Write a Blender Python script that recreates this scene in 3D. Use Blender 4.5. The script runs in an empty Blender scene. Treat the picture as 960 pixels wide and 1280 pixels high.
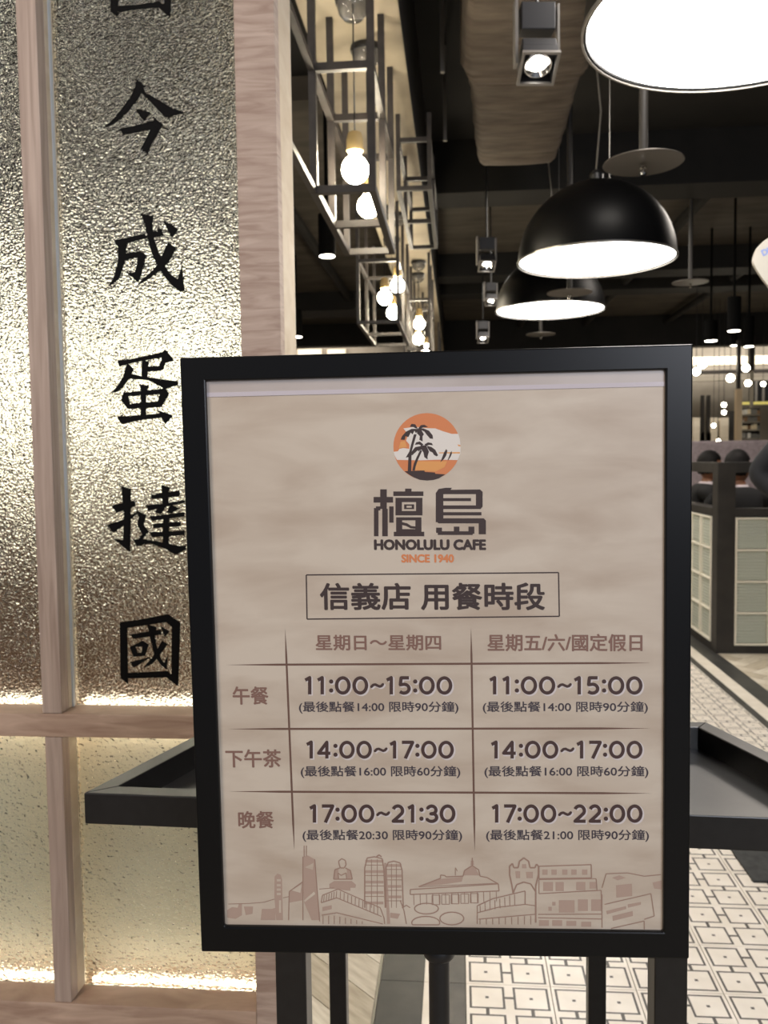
import bpy, bmesh, math, random
from mathutils import Vector, Matrix
from mathutils.geometry import tessellate_polygon
random.seed(7)
PI = math.pi
sc = bpy.context.scene
COL = sc.collection

# ------------------------------------------------------------------ camera (solved from the tile grid; frame 960x1280)
F = 1062.3
CR = Vector((0.996187, 0.086255, -0.01307)); CU = Vector((0.007742, 0.061813, 0.998058)); CF = Vector((-0.086895, 0.994354, -0.060909))
CAM = Vector((0, 0, 1.2546))
cd = bpy.data.cameras.new('camera'); cam = bpy.data.objects.new('camera', cd); COL.objects.link(cam)
cd.sensor_fit = 'VERTICAL'; cd.sensor_height = 36; cd.lens = F / 1280 * 36
mw = Matrix((CR, CU, -CF)).transposed().to_4x4(); mw.translation = CAM; cam.matrix_world = mw
cd.clip_start = 0.02; cd.clip_end = 100
cd.dof.use_dof = True; cd.dof.focus_distance = 0.78; cd.dof.aperture_fstop = 13
sc.camera = cam

w = bpy.data.worlds.new('world'); sc.world = w; w.use_nodes = True
w.node_tree.nodes['Background'].inputs[0].default_value = (0.80, 0.86, 1.0, 1)
w.node_tree.nodes['Background'].inputs[1].default_value = 0.22
sc.view_settings.view_transform = 'Standard'; sc.view_settings.look = 'None'
sc.view_settings.gamma = 1; sc.view_settings.exposure = 0.0; sc.view_settings.use_curve_mapping = False
sc.cycles.max_bounces = 8; sc.cycles.transmission_bounces = 8; sc.cycles.sample_clamp_indirect = 4
sc.cycles.caustics_refractive = True

def area(name, loc, target, size, power, color):
    l = bpy.data.lights.new(name, 'AREA'); l.shape = 'RECTANGLE'; l.size, l.size_y = size; l.energy = power; l.color = color
    o = bpy.data.objects.new(name, l); COL.objects.link(o); o.location = loc
    o.rotation_euler = (Vector(target) - Vector(loc)).to_track_quat('-Z', 'Y').to_euler(); return o
area('entrance_lamp', (1.7, -2.2, 2.2), (0.1, 0.8, 1.1), (1.3, 1.3), 66, (0.86, 0.9, 1.0))
area('entrance_warm_fill', (-1.6, -1.0, 2.9), (-0.3, 1.2, 0.9), (1.0, 1.0), 42, (1.0, 0.86, 0.74))  # added warm fill behind the camera, lifts screen and poster
area('corridor_fill', (0.8, 2.7, 3.1), (0.8, 2.7, 0), (0.5, 0.5), 20, (1.0, 0.93, 0.85))  # added fill over the tiles, no fixture of its own
area('booth_lamp', (2.3, 5.6, 3.1), (2.1, 5.6, 0), (0.8, 1.2), 40, (1.0, 0.9, 0.8))
area('aisle_lamp', (0.9, 8.5, 3.2), (0.9, 8.5, 0), (1.0, 4), 60, (1.0, 0.92, 0.82))

# ------------------------------------------------------------------ helpers
def lin(c):
    return tuple(((v/255)/12.92 if v/255 <= 0.04045 else ((v/255+0.055)/1.055)**2.4) for v in c) + (1,)
def ray(u, v): return CR*((u-480)/F) + CU*(-(v-640)/F) + CF
def at(u, v, Y):
    d = ray(u, v); return CAM + d*(Y/d.y)
def onz(u, v, z):
    d = ray(u, v); return CAM + d*((z-CAM.z)/d.z)

def mat(name, col, rough=0.5, metal=0.0, emit=None, es=0, **kw):
    m = bpy.data.materials.new(name); m.use_nodes = True
    b = m.node_tree.nodes['Principled BSDF']
    b.inputs['Base Color'].default_value = col if len(col) == 4 else lin(col)
    b.inputs['Roughness'].default_value = rough; b.inputs['Metallic'].default_value = metal
    if emit is not None:
        b.inputs['Emission Color'].default_value = (*emit, 1); b.inputs['Emission Strength'].default_value = es
    for k, v in kw.items(): b.inputs[k.replace('_', ' ')].default_value = v
    return m
def nodes(m): return m.node_tree.nodes, m.node_tree.links, m.node_tree.nodes['Principled BSDF']
def add_noise(m, c1, c2, scale=(1,1,1), nscale=5, detail=6, bump=0, bdist=0.002, coords='Object', lo=0.35, hi=0.65, dist=0):
    N, L, b = nodes(m)
    tc = N.new('ShaderNodeTexCoord'); mp = N.new('ShaderNodeMapping'); mp.inputs['Scale'].default_value = scale
    n = N.new('ShaderNodeTexNoise'); n.inputs['Scale'].default_value = nscale; n.inputs['Detail'].default_value = detail
    n.inputs['Distortion'].default_value = dist
    r = N.new('ShaderNodeValToRGB'); r.color_ramp.elements[0].color = lin(c1); r.color_ramp.elements[1].color = lin(c2)
    r.color_ramp.elements[0].position = lo; r.color_ramp.elements[1].position = hi
    L.new(tc.outputs[coords], mp.inputs[0]); L.new(mp.outputs[0], n.inputs[0]); L.new(n.outputs[0], r.inputs[0]); L.new(r.outputs[0], b.inputs['Base Color'])
    if bump:
        bp = N.new('ShaderNodeBump'); bp.inputs['Strength'].default_value = bump; bp.inputs['Distance'].default_value = bdist
        L.new(n.outputs[0], bp.inputs['Height']); L.new(bp.outputs[0], b.inputs['Normal'])
    return m

class MB:
    def __init__(s): s.v = []; s.f = []; s.mi = []
    def add(s, vs, fs, mi=0):
        o = len(s.v); s.v += [tuple(v) for v in vs]; s.f += [[o+i for i in f] for f in fs]; s.mi += [mi]*len(fs); return s
    def box(s, x0, x1, y0, y1, z0, z1, mi=0):
        vs = [(x, y, z) for z in (z0, z1) for y in (y0, y1) for x in (x0, x1)]
        return s.add(vs, [(0,2,3,1),(4,5,7,6),(0,1,5,4),(2,6,7,3),(0,4,6,2),(1,3,7,5)], mi)
    def prism(s, pts, z0, z1, mi=0):      # polygon in xy
        n = len(pts); vs = [(x, y, z0) for x, y in pts] + [(x, y, z1) for x, y in pts]
        fs = [tuple(reversed(range(n))), tuple(range(n, 2*n))] + [(i, (i+1) % n, n+(i+1) % n, n+i) for i in range(n)]
        return s.add(vs, fs, mi)
    def lathe(s, prof, n=24, c=(0,0,0), mi=0, closed=False):   # prof [(r,z)]
        vs = []; fs = []
        for r, z in prof:
            for k in range(n): a = 2*PI*k/n; vs.append((c[0]+r*math.cos(a), c[1]+r*math.sin(a), c[2]+z))
        m = len(prof)
        for i in range(m-1 if not closed else m):
            j = (i+1) % m
            for k in range(n): fs.append((i*n+k, i*n+(k+1) % n, j*n+(k+1) % n, j*n+k))
        if not closed:
            fs.append(tuple(reversed(range(n)))); fs.append(tuple(range((m-1)*n, m*n)))
        return s.add(vs, fs, mi)
    def tube(s, pts, r, n=8, mi=0):
        pts = [Vector(p) for p in pts]; vs = []; fs = []
        for i, p in enumerate(pts):
            t = (pts[min(i+1, len(pts)-1)] - pts[max(i-1, 0)]).normalized()
            a = Vector((0,0,1)) if abs(t.z) < 0.9 else Vector((1,0,0)); u = t.cross(a).normalized(); q = t.cross(u)
            rr = r[i] if isinstance(r, (list, tuple)) else r
            for k in range(n): g = 2*PI*k/n; vs.append(p + u*(rr*math.cos(g)) + q*(rr*math.sin(g)))
        for i in range(len(pts)-1):
            for k in range(n): fs.append((i*n+k, i*n+(k+1) % n, (i+1)*n+(k+1) % n, (i+1)*n+k))
        fs.append(tuple(reversed(range(n)))); fs.append(tuple(range((len(pts)-1)*n, len(pts)*n)))
        return s.add(vs, fs, mi)
    def mesh(s, name, mats, smooth=False, fix=True):
        me = bpy.data.meshes.new(name); me.from_pydata(s.v, [], s.f)
        for m in (mats if isinstance(mats, (list, tuple)) else [mats]): me.materials.append(m)
        me.polygons.foreach_set('material_index', s.mi)
        if fix:
            bm = bmesh.new(); bm.from_mesh(me); bmesh.ops.recalc_face_normals(bm, faces=bm.faces); bm.to_mesh(me); bm.free()
        if smooth:
            me.polygons.foreach_set('use_smooth', [True]*len(me.polygons)); me.set_sharp_from_angle(angle=math.radians(40))
        me.update(); return me
    def build(s, name, mats, parent=None, smooth=False, bevel=0, fix=True):
        o = bpy.data.objects.new(name, s.mesh(name, mats, smooth, fix)); COL.objects.link(o)
        if parent: o.parent = parent
        if bevel:
            b = o.modifiers.new('bevel', 'BEVEL'); b.width = bevel; b.segments = 2; b.limit_method = 'ANGLE'
        return o
def tag(o, label=None, cat=None, group=None, kind=None):
    if label: o['label'] = label
    if cat: o['category'] = cat
    if group: o['group'] = group
    if kind: o['kind'] = kind
    return o
def thing(name, label, cat, loc=(0,0,0), rz=0, group=None):
    o = bpy.data.objects.new(name, None); COL.objects.link(o); o.location = loc; o.rotation_euler = (0,0,rz)
    o.empty_display_size = 0.1
    return tag(o, label, cat, group)
def copy_tree(o, parent=None):
    c = o.copy(); COL.objects.link(c); c.parent = parent
    for ch in list(o.children): copy_tree(ch, c)
    return c
def bx(name, m, parent, x0, x1, y0, y1, z0, z1, bevel=0):
    return MB().box(x0, x1, y0, y1, z0, z1).build(name, m, parent, bevel=bevel)

# ------------------------------------------------------------------ materials
BLACK = mat('black_satin_paint', (22, 22, 24), 0.35, Coat_Weight=0.25, Coat_Roughness=0.3)
add_noise(BLACK, (20, 20, 22), (25, 25, 28), nscale=60, bump=0.08, bdist=0.0005)
FRAMEM = mat('black_frame_lacquer', (13, 13, 14), 0.3, Specular_IOR_Level=.3)
TRAYM = mat('black_powder_coat', (24, 22, 22), 0.32, Specular_IOR_Level=.65); add_noise(TRAYM, (22, 20, 20), (28, 26, 26), nscale=90, bump=0.1, bdist=0.0005)
def wood(name, c1, c2, stretch, nsc=9):
    m = mat(name, c1, 0.55)
    add_noise(m, c1, c2, scale=stretch, nscale=nsc, detail=8, bump=0.25, bdist=0.001, lo=0.3, hi=0.72, dist=0.8); return m
WOOD_H = wood('ash_wood_cross_grain', (166, 140, 124), (206, 184, 168), (1.3, 1.3, 9))
WOOD_R = wood('ash_wood_rail_grain', (172, 142, 122), (212, 184, 162), (1.2, 2, 8), 7)
WOOD_V = wood('ash_wood_long_grain', (166, 144, 130), (204, 183, 168), (14, 14, 0.7), 6)
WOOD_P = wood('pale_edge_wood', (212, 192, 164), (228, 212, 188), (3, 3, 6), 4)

# ------------------------------------------------------------------ floor
GROUT = mat('floor_screed', (120, 112, 100), 0.7); add_noise(GROUT, (150, 140, 122), (176, 165, 145), scale=(1, .3, 1), nscale=4)
floor = bx('floor', GROUT, None, -6, 7, -2.5, 16.3, -0.12, -0.012); tag(floor, kind='structure')
TW = mat('white_encaustic_tile', (226, 217, 205), 0.32); add_noise(TW, (220, 211, 198), (232, 224, 213), nscale=12)
TD = mat('brown_black_tile_print', (66, 60, 54), 0.38)
def grid_tile():
    br = [0, 8, 13.5, 45, 53, 84.5, 90, 110, 115.5, 147, 155, 186.5, 192, 200]
    g = 0.9; vs = []; fs = []; mi = []
    xs = [g if b == 0 else (200-g if b == 200 else b) for b in br]; n = len(br)
    for y in xs:
        for x in xs: vs.append((x/1000, y/1000, 0))
    def dark(x, y):
        def cell(t): return t if t < 100 else 200-t
        def ring(t): return 8 < t < 13.5 or 84.5 < t < 90
        cx, cy = cell(x), cell(y); inx, iny = 8 < cx < 90, 8 < cy < 90
        if inx and iny and (ring(cx) or ring(cy)): return 1
        if 45 < cx < 53 and 45 < cy < 53: return 1
        if (cx > 90 and 45 < cy < 53) or (cy > 90 and 45 < cx < 53): return 1
        return 0
    for j in range(n-1):
        for i in range(n-1):
            fs.append((j*n+i, j*n+i+1, (j+1)*n+i+1, (j+1)*n+i)); mi.append(dark((br[i]+br[i+1])/2, (br[j]+br[j+1])/2))
    m = MB(); m.v = vs; m.f = fs; m.mi = mi
    a, b, h = g/1000, (200-g)/1000, -0.01
    m.add([(a,a,0),(b,a,0),(b,b,0),(a,b,0),(a,a,h),(b,a,h),(b,b,h),(a,b,h)], [(0,1,5,4),(1,2,6,5),(2,3,7,6),(3,0,4,7)], 0)
    return m.mesh('patterned_tile', [TW, TD], fix=False)
tme = grid_tile(); X0, Y0 = 0.0095, 1.973
rows_near = range(-5, 19)
for i in rows_near:
    for j in range(7):
        o = bpy.data.objects.new('patterned_tile', tme); COL.objects.link(o); o.parent = floor
        o.location = (X0+.2*j, Y0+.2*i, random.uniform(-.0003, .0003))
far = MB()
src = MB(); tv = [tuple(v.co) for v in tme.vertices]; tf = [tuple(p.vertices) for p in tme.polygons]; tm = [p.material_index for p in tme.polygons]
for i in range(19, 50):
    for j in range(7):
        o = len(far.v); far.v += [(v[0]+X0+.2*j, v[1]+Y0+.2*i, v[2]) for v in tv]; far.f += [[o+k for k in f] for f in tf]; far.mi += tm
tag(far.build('distant_patterned_tiles', [TW, TD], floor, fix=False), kind='stuff')
DARKT = mat('charcoal_slate_tile', (52, 52, 50), 0.4); add_noise(DARKT, (44, 44, 43), (62, 61, 58), nscale=10)
GREYT = mat('grey_stone_tile', (70, 68, 62), 0.4); add_noise(GREYT, (62, 60, 56), (84, 80, 74), nscale=14)
WHT = mat('white_stone_tile', (222, 214, 200), 0.35); add_noise(WHT, (216, 207, 192), (228, 220, 207), nscale=9)
XR = X0+1.4
for (a, b, m, nm) in [(X0-.0395, X0-.001, GREYT, 'grey_border_tile'), (X0-.0995, X0-.0405, WHT, 'white_border_tile'), (X0-.205, X0-.1005, DARKT, 'charcoal_border_tile'),
                      (XR+.001, XR+.0395, DARKT, 'charcoal_narrow_tile'), (XR+.0405, XR+.118, WHT, 'white_border_tile'), (XR+.119, XR+.228, DARKT, 'charcoal_border_tile')]:
    me = MB().box(a, b, .0008, .5992, -0.01, 0).mesh(nm, m)
    for k in range(-2, 18):
        o = bpy.data.objects.new(nm, me); COL.objects.link(o); o.parent = floor; o.location = (0, Y0+.6*k, 0)
TRIM = mat('steel_edge_trim', (130, 126, 118), 0.35, 0.7)
bx('edge_strip', TRIM, floor, X0-.213, X0-.206, 0.9, 12, -0.01, 0.001)
# herringbone wood-look planks
HB = [mat('wood_look_plank_'+str(i), c, 0.5) for i, c in enumerate([(186, 176, 158), (200, 190, 172), (174, 162, 142)])]
for i, m in enumerate(HB):
    c = [(176, 165, 146), (190, 180, 162), (162, 150, 130)][i]; d = [(204, 195, 178), (216, 208, 192), (190, 180, 160)][i]
    add_noise(m, c, d, scale=(2, 14, 2), nscale=5, detail=5, coords='Object')
def clip_poly(poly, x0, x1, y0, y1):
    for ax, s, lim in ((0, 1, x0), (0, -1, x1), (1, 1, y0), (1, -1, y1)):
        out = []
        for i in range(len(poly)):
            p, q = poly[i], poly[(i+1) % len(poly)]
            dp, dq = s*(p[ax]-lim), s*(q[ax]-lim)
            if dp >= 0: out.append(p)
            if dp*dq < 0:
                t = dp/(dp-dq); out.append((p[0]+(q[0]-p[0])*t, p[1]+(q[1]-p[1])*t))
        poly = out
        if len(poly) < 3: return []
    return poly
def herringbone(x0, x1, y0, y1):
    W, L = .1, .4; c = math.cos(PI/4); g = .0012
    k = 0
    for a in range(-40, 60):
        for b in range(-20, 30):
            for o in (0, 1):
                # classic herringbone lattice: horizontal plank at (a*W + b*L..)
                
                if o == 0: qx, qy, ww, hh = a*W + b*2*L, a*W, L, W
                else: qx, qy, ww, hh = a*W + b*2*L + L, a*W - L + W, W, L
                pts = [(qx+g, qy+g), (qx+ww-g, qy+g), (qx+ww-g, qy+hh-g), (qx+g, qy+hh-g)]
                pts = [((x-y)*c + (x0+x1)/2, (x+y)*c + y0 - 1) for x, y in pts]
                P = clip_poly(pts, x0, x1, y0, y1)
                if len(P) < 3: continue
                A = abs(sum(P[i][0]*P[(i+1) % len(P)][1]-P[(i+1) % len(P)][0]*P[i][1] for i in range(len(P))))/2
                if A < 4e-4: continue
                cx = sum(p[0] for p in P)/len(P); cy = sum(p[1] for p in P)/len(P)
                s = c; R = (lambda x, y: (x*s+y*s, -x*s+y*s)) if o == 0 else (lambda x, y: (x*s-y*s, x*s+y*s)[::1])
                # mesh in plank-aligned local coordinates so the grain runs along the plank
                ang = PI/4 if o == 0 else 3*PI/4
                loc = [((x-cx)*math.cos(ang)+(y-cy)*math.sin(ang), -(x-cx)*math.sin(ang)+(y-cy)*math.cos(ang)) for x, y in P]
                ob = MB().prism(loc, -0.01, 0).build('floor_plank', HB[(a*7+b*3+o) % 3], floor)
                ob.location = (cx, cy, 0); ob.rotation_euler = (0, 0, ang); k += 1
    return k
herringbone(-1.15, X0-.2135, 1.25, 3.2)
herringbone(XR+.229, 3.0, 3.4, 6.2)
# dark inset mat
MATM = mat('dark_grey_mat', (44, 45, 45), 0.8); add_noise(MATM, (38, 39, 39), (54, 55, 54), nscale=40, bump=0.3)
fm = MB().box(.855, 1.405, 2.51, 3.15, 0.0005, 0.008).build('floor_mat', MATM, bevel=0.003); tag(fm, 'dark grey rectangular mat lying on the patterned tiles at right', 'mat')

# ------------------------------------------------------------------ room shell
CEIL = mat('black_painted_ceiling', (20, 19, 18), 0.8); add_noise(CEIL, (16, 15, 14), (26, 24, 22), nscale=3)
CPAN = mat('grey_ceiling_slab', (72, 66, 58), 0.8); add_noise(CPAN, (62, 57, 50), (84, 77, 68), scale=(1, 3, 1), nscale=2, bump=.2, bdist=.01)
ceil = bx('ceiling', CEIL, None, -6, 7, -2.5, 16.3, 3.7, 3.85); tag(ceil, kind='structure')
for (a, b, c, d) in [(-.2, 6.9, 7.1, 9.7), (-.2, 6.9, 11.4, 14.3), (-5.9, -.75, 5.5, 11.6), (-5.9, -.75, 12.8, 14.3)]:
    bx('ceiling_slab', CPAN, ceil, a, b, c, d, 3.55, 3.7)
for (a, b, c, d, z) in [(-.2, 6.9, 6.7, 7.1, 3.3), (-.2, 6.9, 9.7, 10.1, 3.3), (-.2, 6.9, 11.0, 11.4, 3.35), (-5.9, -.75, 11.6, 12.2, 3.3),]:
    bx('beam', CEIL, ceil, a, b, c, d, z, 3.7)
for x in (1.05, 2.1, 3.4):
    MB().tube([(x, 7.1, 3.45), (x, 16, 3.45)], .05, 10).build('ceiling_pipe', CEIL, ceil, smooth=True)
MB().tube([(-1.45, 5.5, 3.45), (-1.45, 16, 3.45)], .05, 10).build('ceiling_pipe', CEIL, ceil, smooth=True)
WALL = mat('warm_grey_wall', (150, 142, 130), 0.8); add_noise(WALL, (140, 132, 120), (160, 152, 140), nscale=2)
CREAM = mat('cream_wall', (232, 218, 196), 0.7); add_noise(CREAM, (220, 206, 184), (240, 228, 208), scale=(1, 1, 6), nscale=2)
DGREY = mat('charcoal_paint', (44, 40, 37), 0.55); add_noise(DGREY, (38, 35, 32), (50, 46, 42), nscale=8)
tag(bx('wall_back', WALL, None, -6, 7, 16, 16.15, 0, 3.7), kind='structure')
tag(bx('wall_left', DGREY, None, -6.15, -6, -2.5, 16.15, 0, 3.7), kind='structure')
tag(bx('wall_right', DGREY, None, 7, 7.15, -2.5, 16.15, 0, 3.7), kind='structure')
tag(bx('trim_1', CEIL, None, -6, -.2, 14.35, 14.6, 3.19, 3.7), kind='structure'); tag(bx('trim_3', CEIL, None, -.2, 7, 14.35, 14.6, 3.04, 3.7), kind='structure')     # dark bulkhead before the far wall

# cream soffit over the caged lamps
SOFF = mat('cream_soffit', (196, 184, 160), 0.7); add_noise(SOFF, (186, 172, 148), (208, 196, 172), nscale=3)
sf_ = tag(bx('trim_2', CEIL, None, -.60, -.215, 1.9, 15.6, 3.02, 3.7), kind='structure'); bx('soffit_board', SOFF, sf_, -.60, -.215, 1.9, 15.6, 3.0, 3.0195)

# ------------------------------------------------------------------ glass and wood partition
PY = 1.5; GY = 1.56
part = thing('glass_partition', 'ash wood framed screen of hammered glass with black brushed characters', 'partition', (-.8, PY+.07, 0))
def pbx(name, m, x0, x1, y0, y1, z0, z1, bevel=0.0015):
    c = part.location; return bx(name, m, part, x0-c.x, x1-c.x, y0-c.y, y1-c.y, z0-c.z, z1-c.z, bevel)
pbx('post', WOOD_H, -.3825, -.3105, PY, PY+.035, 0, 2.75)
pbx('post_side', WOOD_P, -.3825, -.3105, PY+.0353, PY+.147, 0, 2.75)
pbx('post', WOOD_H, -1.5, -1.43, PY, PY+.147, 0, 2.75)
pbx('mullion', WOOD_V, -.7765, -.739, PY, PY+.03, .791, 2.68)
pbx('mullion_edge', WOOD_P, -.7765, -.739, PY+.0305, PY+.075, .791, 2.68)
pbx('mullion', WOOD_V, -.775, -.7415, PY+.002, PY+.03, .23, .745)
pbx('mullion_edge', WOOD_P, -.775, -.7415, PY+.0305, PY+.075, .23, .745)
pbx('rail', WOOD_R, -1.4295, -.383, PY, PY+.14, .746, .790)
pbx('bottom_rail', WOOD_R, -1.4295, -.383, PY, PY+.14, .03, .229)
pbx('top_rail', WOOD_R, -1.4295, -.383, PY, PY+.14, 2.68, 2.75)
BEAD = mat('white_glazing_bead', (214, 218, 222), .4)
pbx('glazing_bead', BEAD, -.7392, -.7365, PY+.044, PY+.052, .791, 2.68, 0)
def hammered(name, scale, dist, detail):
    m = mat(name, (236, 238, 230), 0.05, IOR=1.45, Transmission_Weight=1.0)
    N, L, b = nodes(m)
    tc = N.new('ShaderNodeTexCoord'); mp = N.new('ShaderNodeMapping'); mp.inputs['Scale'].default_value = (1, 1, 1.4)
    n1 = N.new('ShaderNodeTexNoise'); n1.inputs['Scale'].default_value = scale; n1.inputs['Detail'].default_value = detail; n1.inputs['Distortion'].default_value = 0.2
    bp = N.new('ShaderNodeBump'); bp.inputs['Strength'].default_value = 1.0; bp.inputs['Distance'].default_value = dist
    L.new(tc.outputs['Object'], mp.inputs[0]); L.new(mp.outputs[0], n1.inputs[0]); L.new(n1.outputs[0], bp.inputs['Height']); L.new(bp.outputs[0], b.inputs['Normal']); return m
GLASS = hammered('hammered_glass', 175, .0052, 1.2); GLASS_LOW = hammered('hammered_glass_lower', 125, .0042, 1.5)
panes = []
for (x0, x1, z0, z1) in [(-.7385, -.383, .7905, 2.68), (-1.4295, -.777, .7905, 2.68), (-.741, -.383, .2295, .7455), (-1.4295, -.7755, .2295, .7455)]:
    panes.append(pbx('glass_pane', GLASS if z0 > .5 else GLASS_LOW, x0, x1, GY, GY+.006, z0, z1, 0))
LEDM = mat('warm_led_strip', (255, 240, 210), 0.5, emit=(1.0, 0.91, 0.74), es=19)
LEDS = mat('soft_led_strip', (255, 240, 210), 0.5, emit=(1.0, 0.93, 0.82), es=3)
for (x0, x1, z0) in [(-.7385, -.3835, .7905), (-1.4295, -.777, .7905), (-.741, -.3835, .2295), (-1.4295, -.7755, .2295)]:
    pbx('led_strip', LEDM, x0+.01, x1-.01, GY+.016, GY+.028, z0, z0+.004, 0)
pbx('led_strip', LEDS, -.3865, -.3835, GY+.012, GY+.022, 1.25, 2.4, 0)
BACKP = mat('cream_backing_board', (240, 236, 220), 0.7); add_noise(BACKP, (234, 229, 212), (244, 240, 226), nscale=3)
pbx('backing_board', BACKP, -1.4295, -.383, PY+.125, PY+.14, .2295, .7455, 0)
for (x0, x1) in ((-.741, -.3835), (-1.4295, -.7755)):
    pbx('led_strip', LEDM, x0+.01, x1-.01, GY+.03, GY+.04, .7355, .7455, 0)

INK = mat('black_lacquer_paint', (6, 6, 7), 0.7, Specular_IOR_Level=.15)
def strokes(polys, ox, oy, s): return [[(ox+x/s, oy+y/s) for x, y in P] for P in polys]
CH = [
 strokes([[(325,630),(395,690),(340,790),(270,880),(200,950),(120,1005),(50,1030),(130,960),(200,880),(270,780),(310,700)],
  [(370,690),(395,740),(500,800),(600,860),(715,900),(560,945),(480,860),(365,745)],
  [(310,865),(370,885),(437,897),(390,970),(350,930)],
  [(190,1030),(330,1000),(462,965),(460,940),(535,995),(480,1100),(440,1165),(415,1237),(355,1190),(400,1110),(430,1040),(330,1060),(215,1082)]], 120, 0, 6.4),
 strokes([[(120,-250),(180,-200),(178,60),(178,140),(115,90)], [(170,50),(350,35),(510,8),(545,60),(350,75),(180,100)], [(540,-230),(610,-250),(596,140),(500,60),(545,20)],
  [(120,-250),(350,-270),(560,-300),(610,-250),(545,-215),(350,-205),(180,-195)], [(60,-390),(350,-430),(640,-460),(660,-410),(350,-370),(90,-340)], [(320,-560),(400,-540),(385,-260),(330,-260)]], 120, 0, 6.4),
 strokes([[(160,370),(300,345),(450,310),(480,350),(290,400),(280,450),(265,570),(240,660),(205,740),(150,780),(112,792),(160,720),(190,620),(205,520),(205,440)],
  [(260,495),(400,472),(465,505),(440,620),(415,700),(393,765),(330,710),(270,668),(355,668),(375,600),(385,530),(260,560)],
  [(510,290),(570,290),(570,265),(605,265),(628,330),(520,350)],
  [(415,125),(535,150),(520,220),(530,320),(560,430),(600,530),(650,630),(700,690),(750,730),(795,600),(820,840),(780,845),(700,790),(620,690),(560,600),(510,480),(475,350),(450,230)],
  [(665,390),(745,445),(680,560),(600,650),(500,720),(440,760),(380,782),(440,720),(520,650),(590,560)],
  [(610,185),(700,225),(760,275),(700,357),(660,270)]], 120, 250, 7.385),
 strokes([[(195,150),(330,137),(600,78),(645,52),(728,155),(625,180),(610,125),(470,150),(300,185),(215,212)],
  [(420,150),(490,160),(475,310),(420,300)], [(480,205),(580,200),(610,130),(640,170),(625,240),(475,258)],
  [(290,170),(350,230),(320,300),(250,400),(200,440),(135,455),(200,380),(250,300),(270,220)],
  [(315,270),(420,295),(600,325),(760,345),(760,380),(640,418),(580,385),(480,335),(300,322)],
  [(395,370),(495,385),(465,440),(465,660),(410,660),(415,430)],
  [(250,450),(228,520),(290,600),(325,590),(300,480)], [(250,450),(600,412),(640,400),(678,460),(590,465),(300,485)],
  [(678,460),(605,585),(555,570),(588,460)], [(290,600),(325,548),(570,530),(605,585)],
  [(190,670),(400,655),(590,640),(545,600),(715,660),(640,745),(600,680),(400,705),(235,742)]], 120, 430, 7.385),
 strokes([[(230,128),(325,155),(318,745),(160,615),(250,630),(258,400)], [(138,310),(360,262),(365,315),(185,378)], [(100,490),(250,440),(390,360),(390,375),(300,460),(165,562)],
  [(370,350),(465,400),(440,490),(488,550),(430,625),(390,625),(425,570),(380,490),(395,420)],
  [(340,620),(450,620),(640,655),(760,680),(830,680),(830,715),(735,765),(640,710),(500,660),(375,685)],
  [(600,118),(690,140),(670,180),(670,310),(615,310)], [(505,212),(770,170),(775,225),(515,250)], [(460,305),(640,290),(820,258),(820,285),(690,310),(480,360)],
  [(600,310),(650,320),(600,390),(535,370)], [(690,300),(770,335),(700,385),(650,375)], [(495,410),(660,390),(820,368),(820,410),(515,452)],
  [(520,480),(700,462),(780,460),(785,500),(535,520)], [(495,555),(820,540),(820,582),(515,602)], [(620,400),(680,400),(670,680),(615,660)]], 120, 590, 7.385),
 strokes([[(220,205),(290,225),(297,775),(225,720)], [(220,205),(380,185),(560,150),(665,130),(780,210),(700,250),(650,205),(290,258)],
  [(700,210),(780,210),(760,800),(650,715),(695,690)], [(285,672),(660,655),(700,690),(650,715),(285,725)],
  [(318,318),(600,272),(610,318),(345,360)], [(472,222),(560,250),(545,330),(560,420),(600,540),(630,580),(665,500),(655,645),(600,600),(540,520),(500,350)],
  [(610,375),(665,405),(580,520),(520,590),(435,630),(540,500)], [(590,235),(680,290),(635,345)],
  [(310,435),(365,425),(385,490),(345,525)], [(310,435),(430,375),(490,410),(480,430),(370,432)], [(490,405),(455,515),(415,505),(430,420)], [(345,525),(370,485),(440,485),(455,515)],
  [(310,575),(520,520),(350,625)]], 120, 750, 7.385)]
def tess(polys3, name, m, parent):
    """filled flat shapes: each polygon (3-D points, parent space) triangulated, one mesh"""
    vs, fs = [], []
    for P in polys3:
        if len(P) < 3: continue
        o = len(vs); vs += [tuple(p) for p in P]
        for t in tessellate_polygon([P]): fs.append((o+t[0], o+t[1], o+t[2]))
    me = bpy.data.meshes.new(name); me.from_pydata(vs, [], fs); me.materials.append(m)
    o = bpy.data.objects.new(name, me); COL.objects.link(o); o.parent = parent; return o
def flat_polys(polys3, name, m, parent, inv):
    return tess([[inv @ p for p in P] for P in polys3], name, m, parent)
pinv = Matrix.Translation(-part.location)
for polys in CH:
    P3 = [[at(u, v, GY-.0012-.00003*k) for u, v in P] for k, P in enumerate(polys)]
    flat_polys(P3, 'painted_character', INK, panes[0], pinv)

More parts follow.
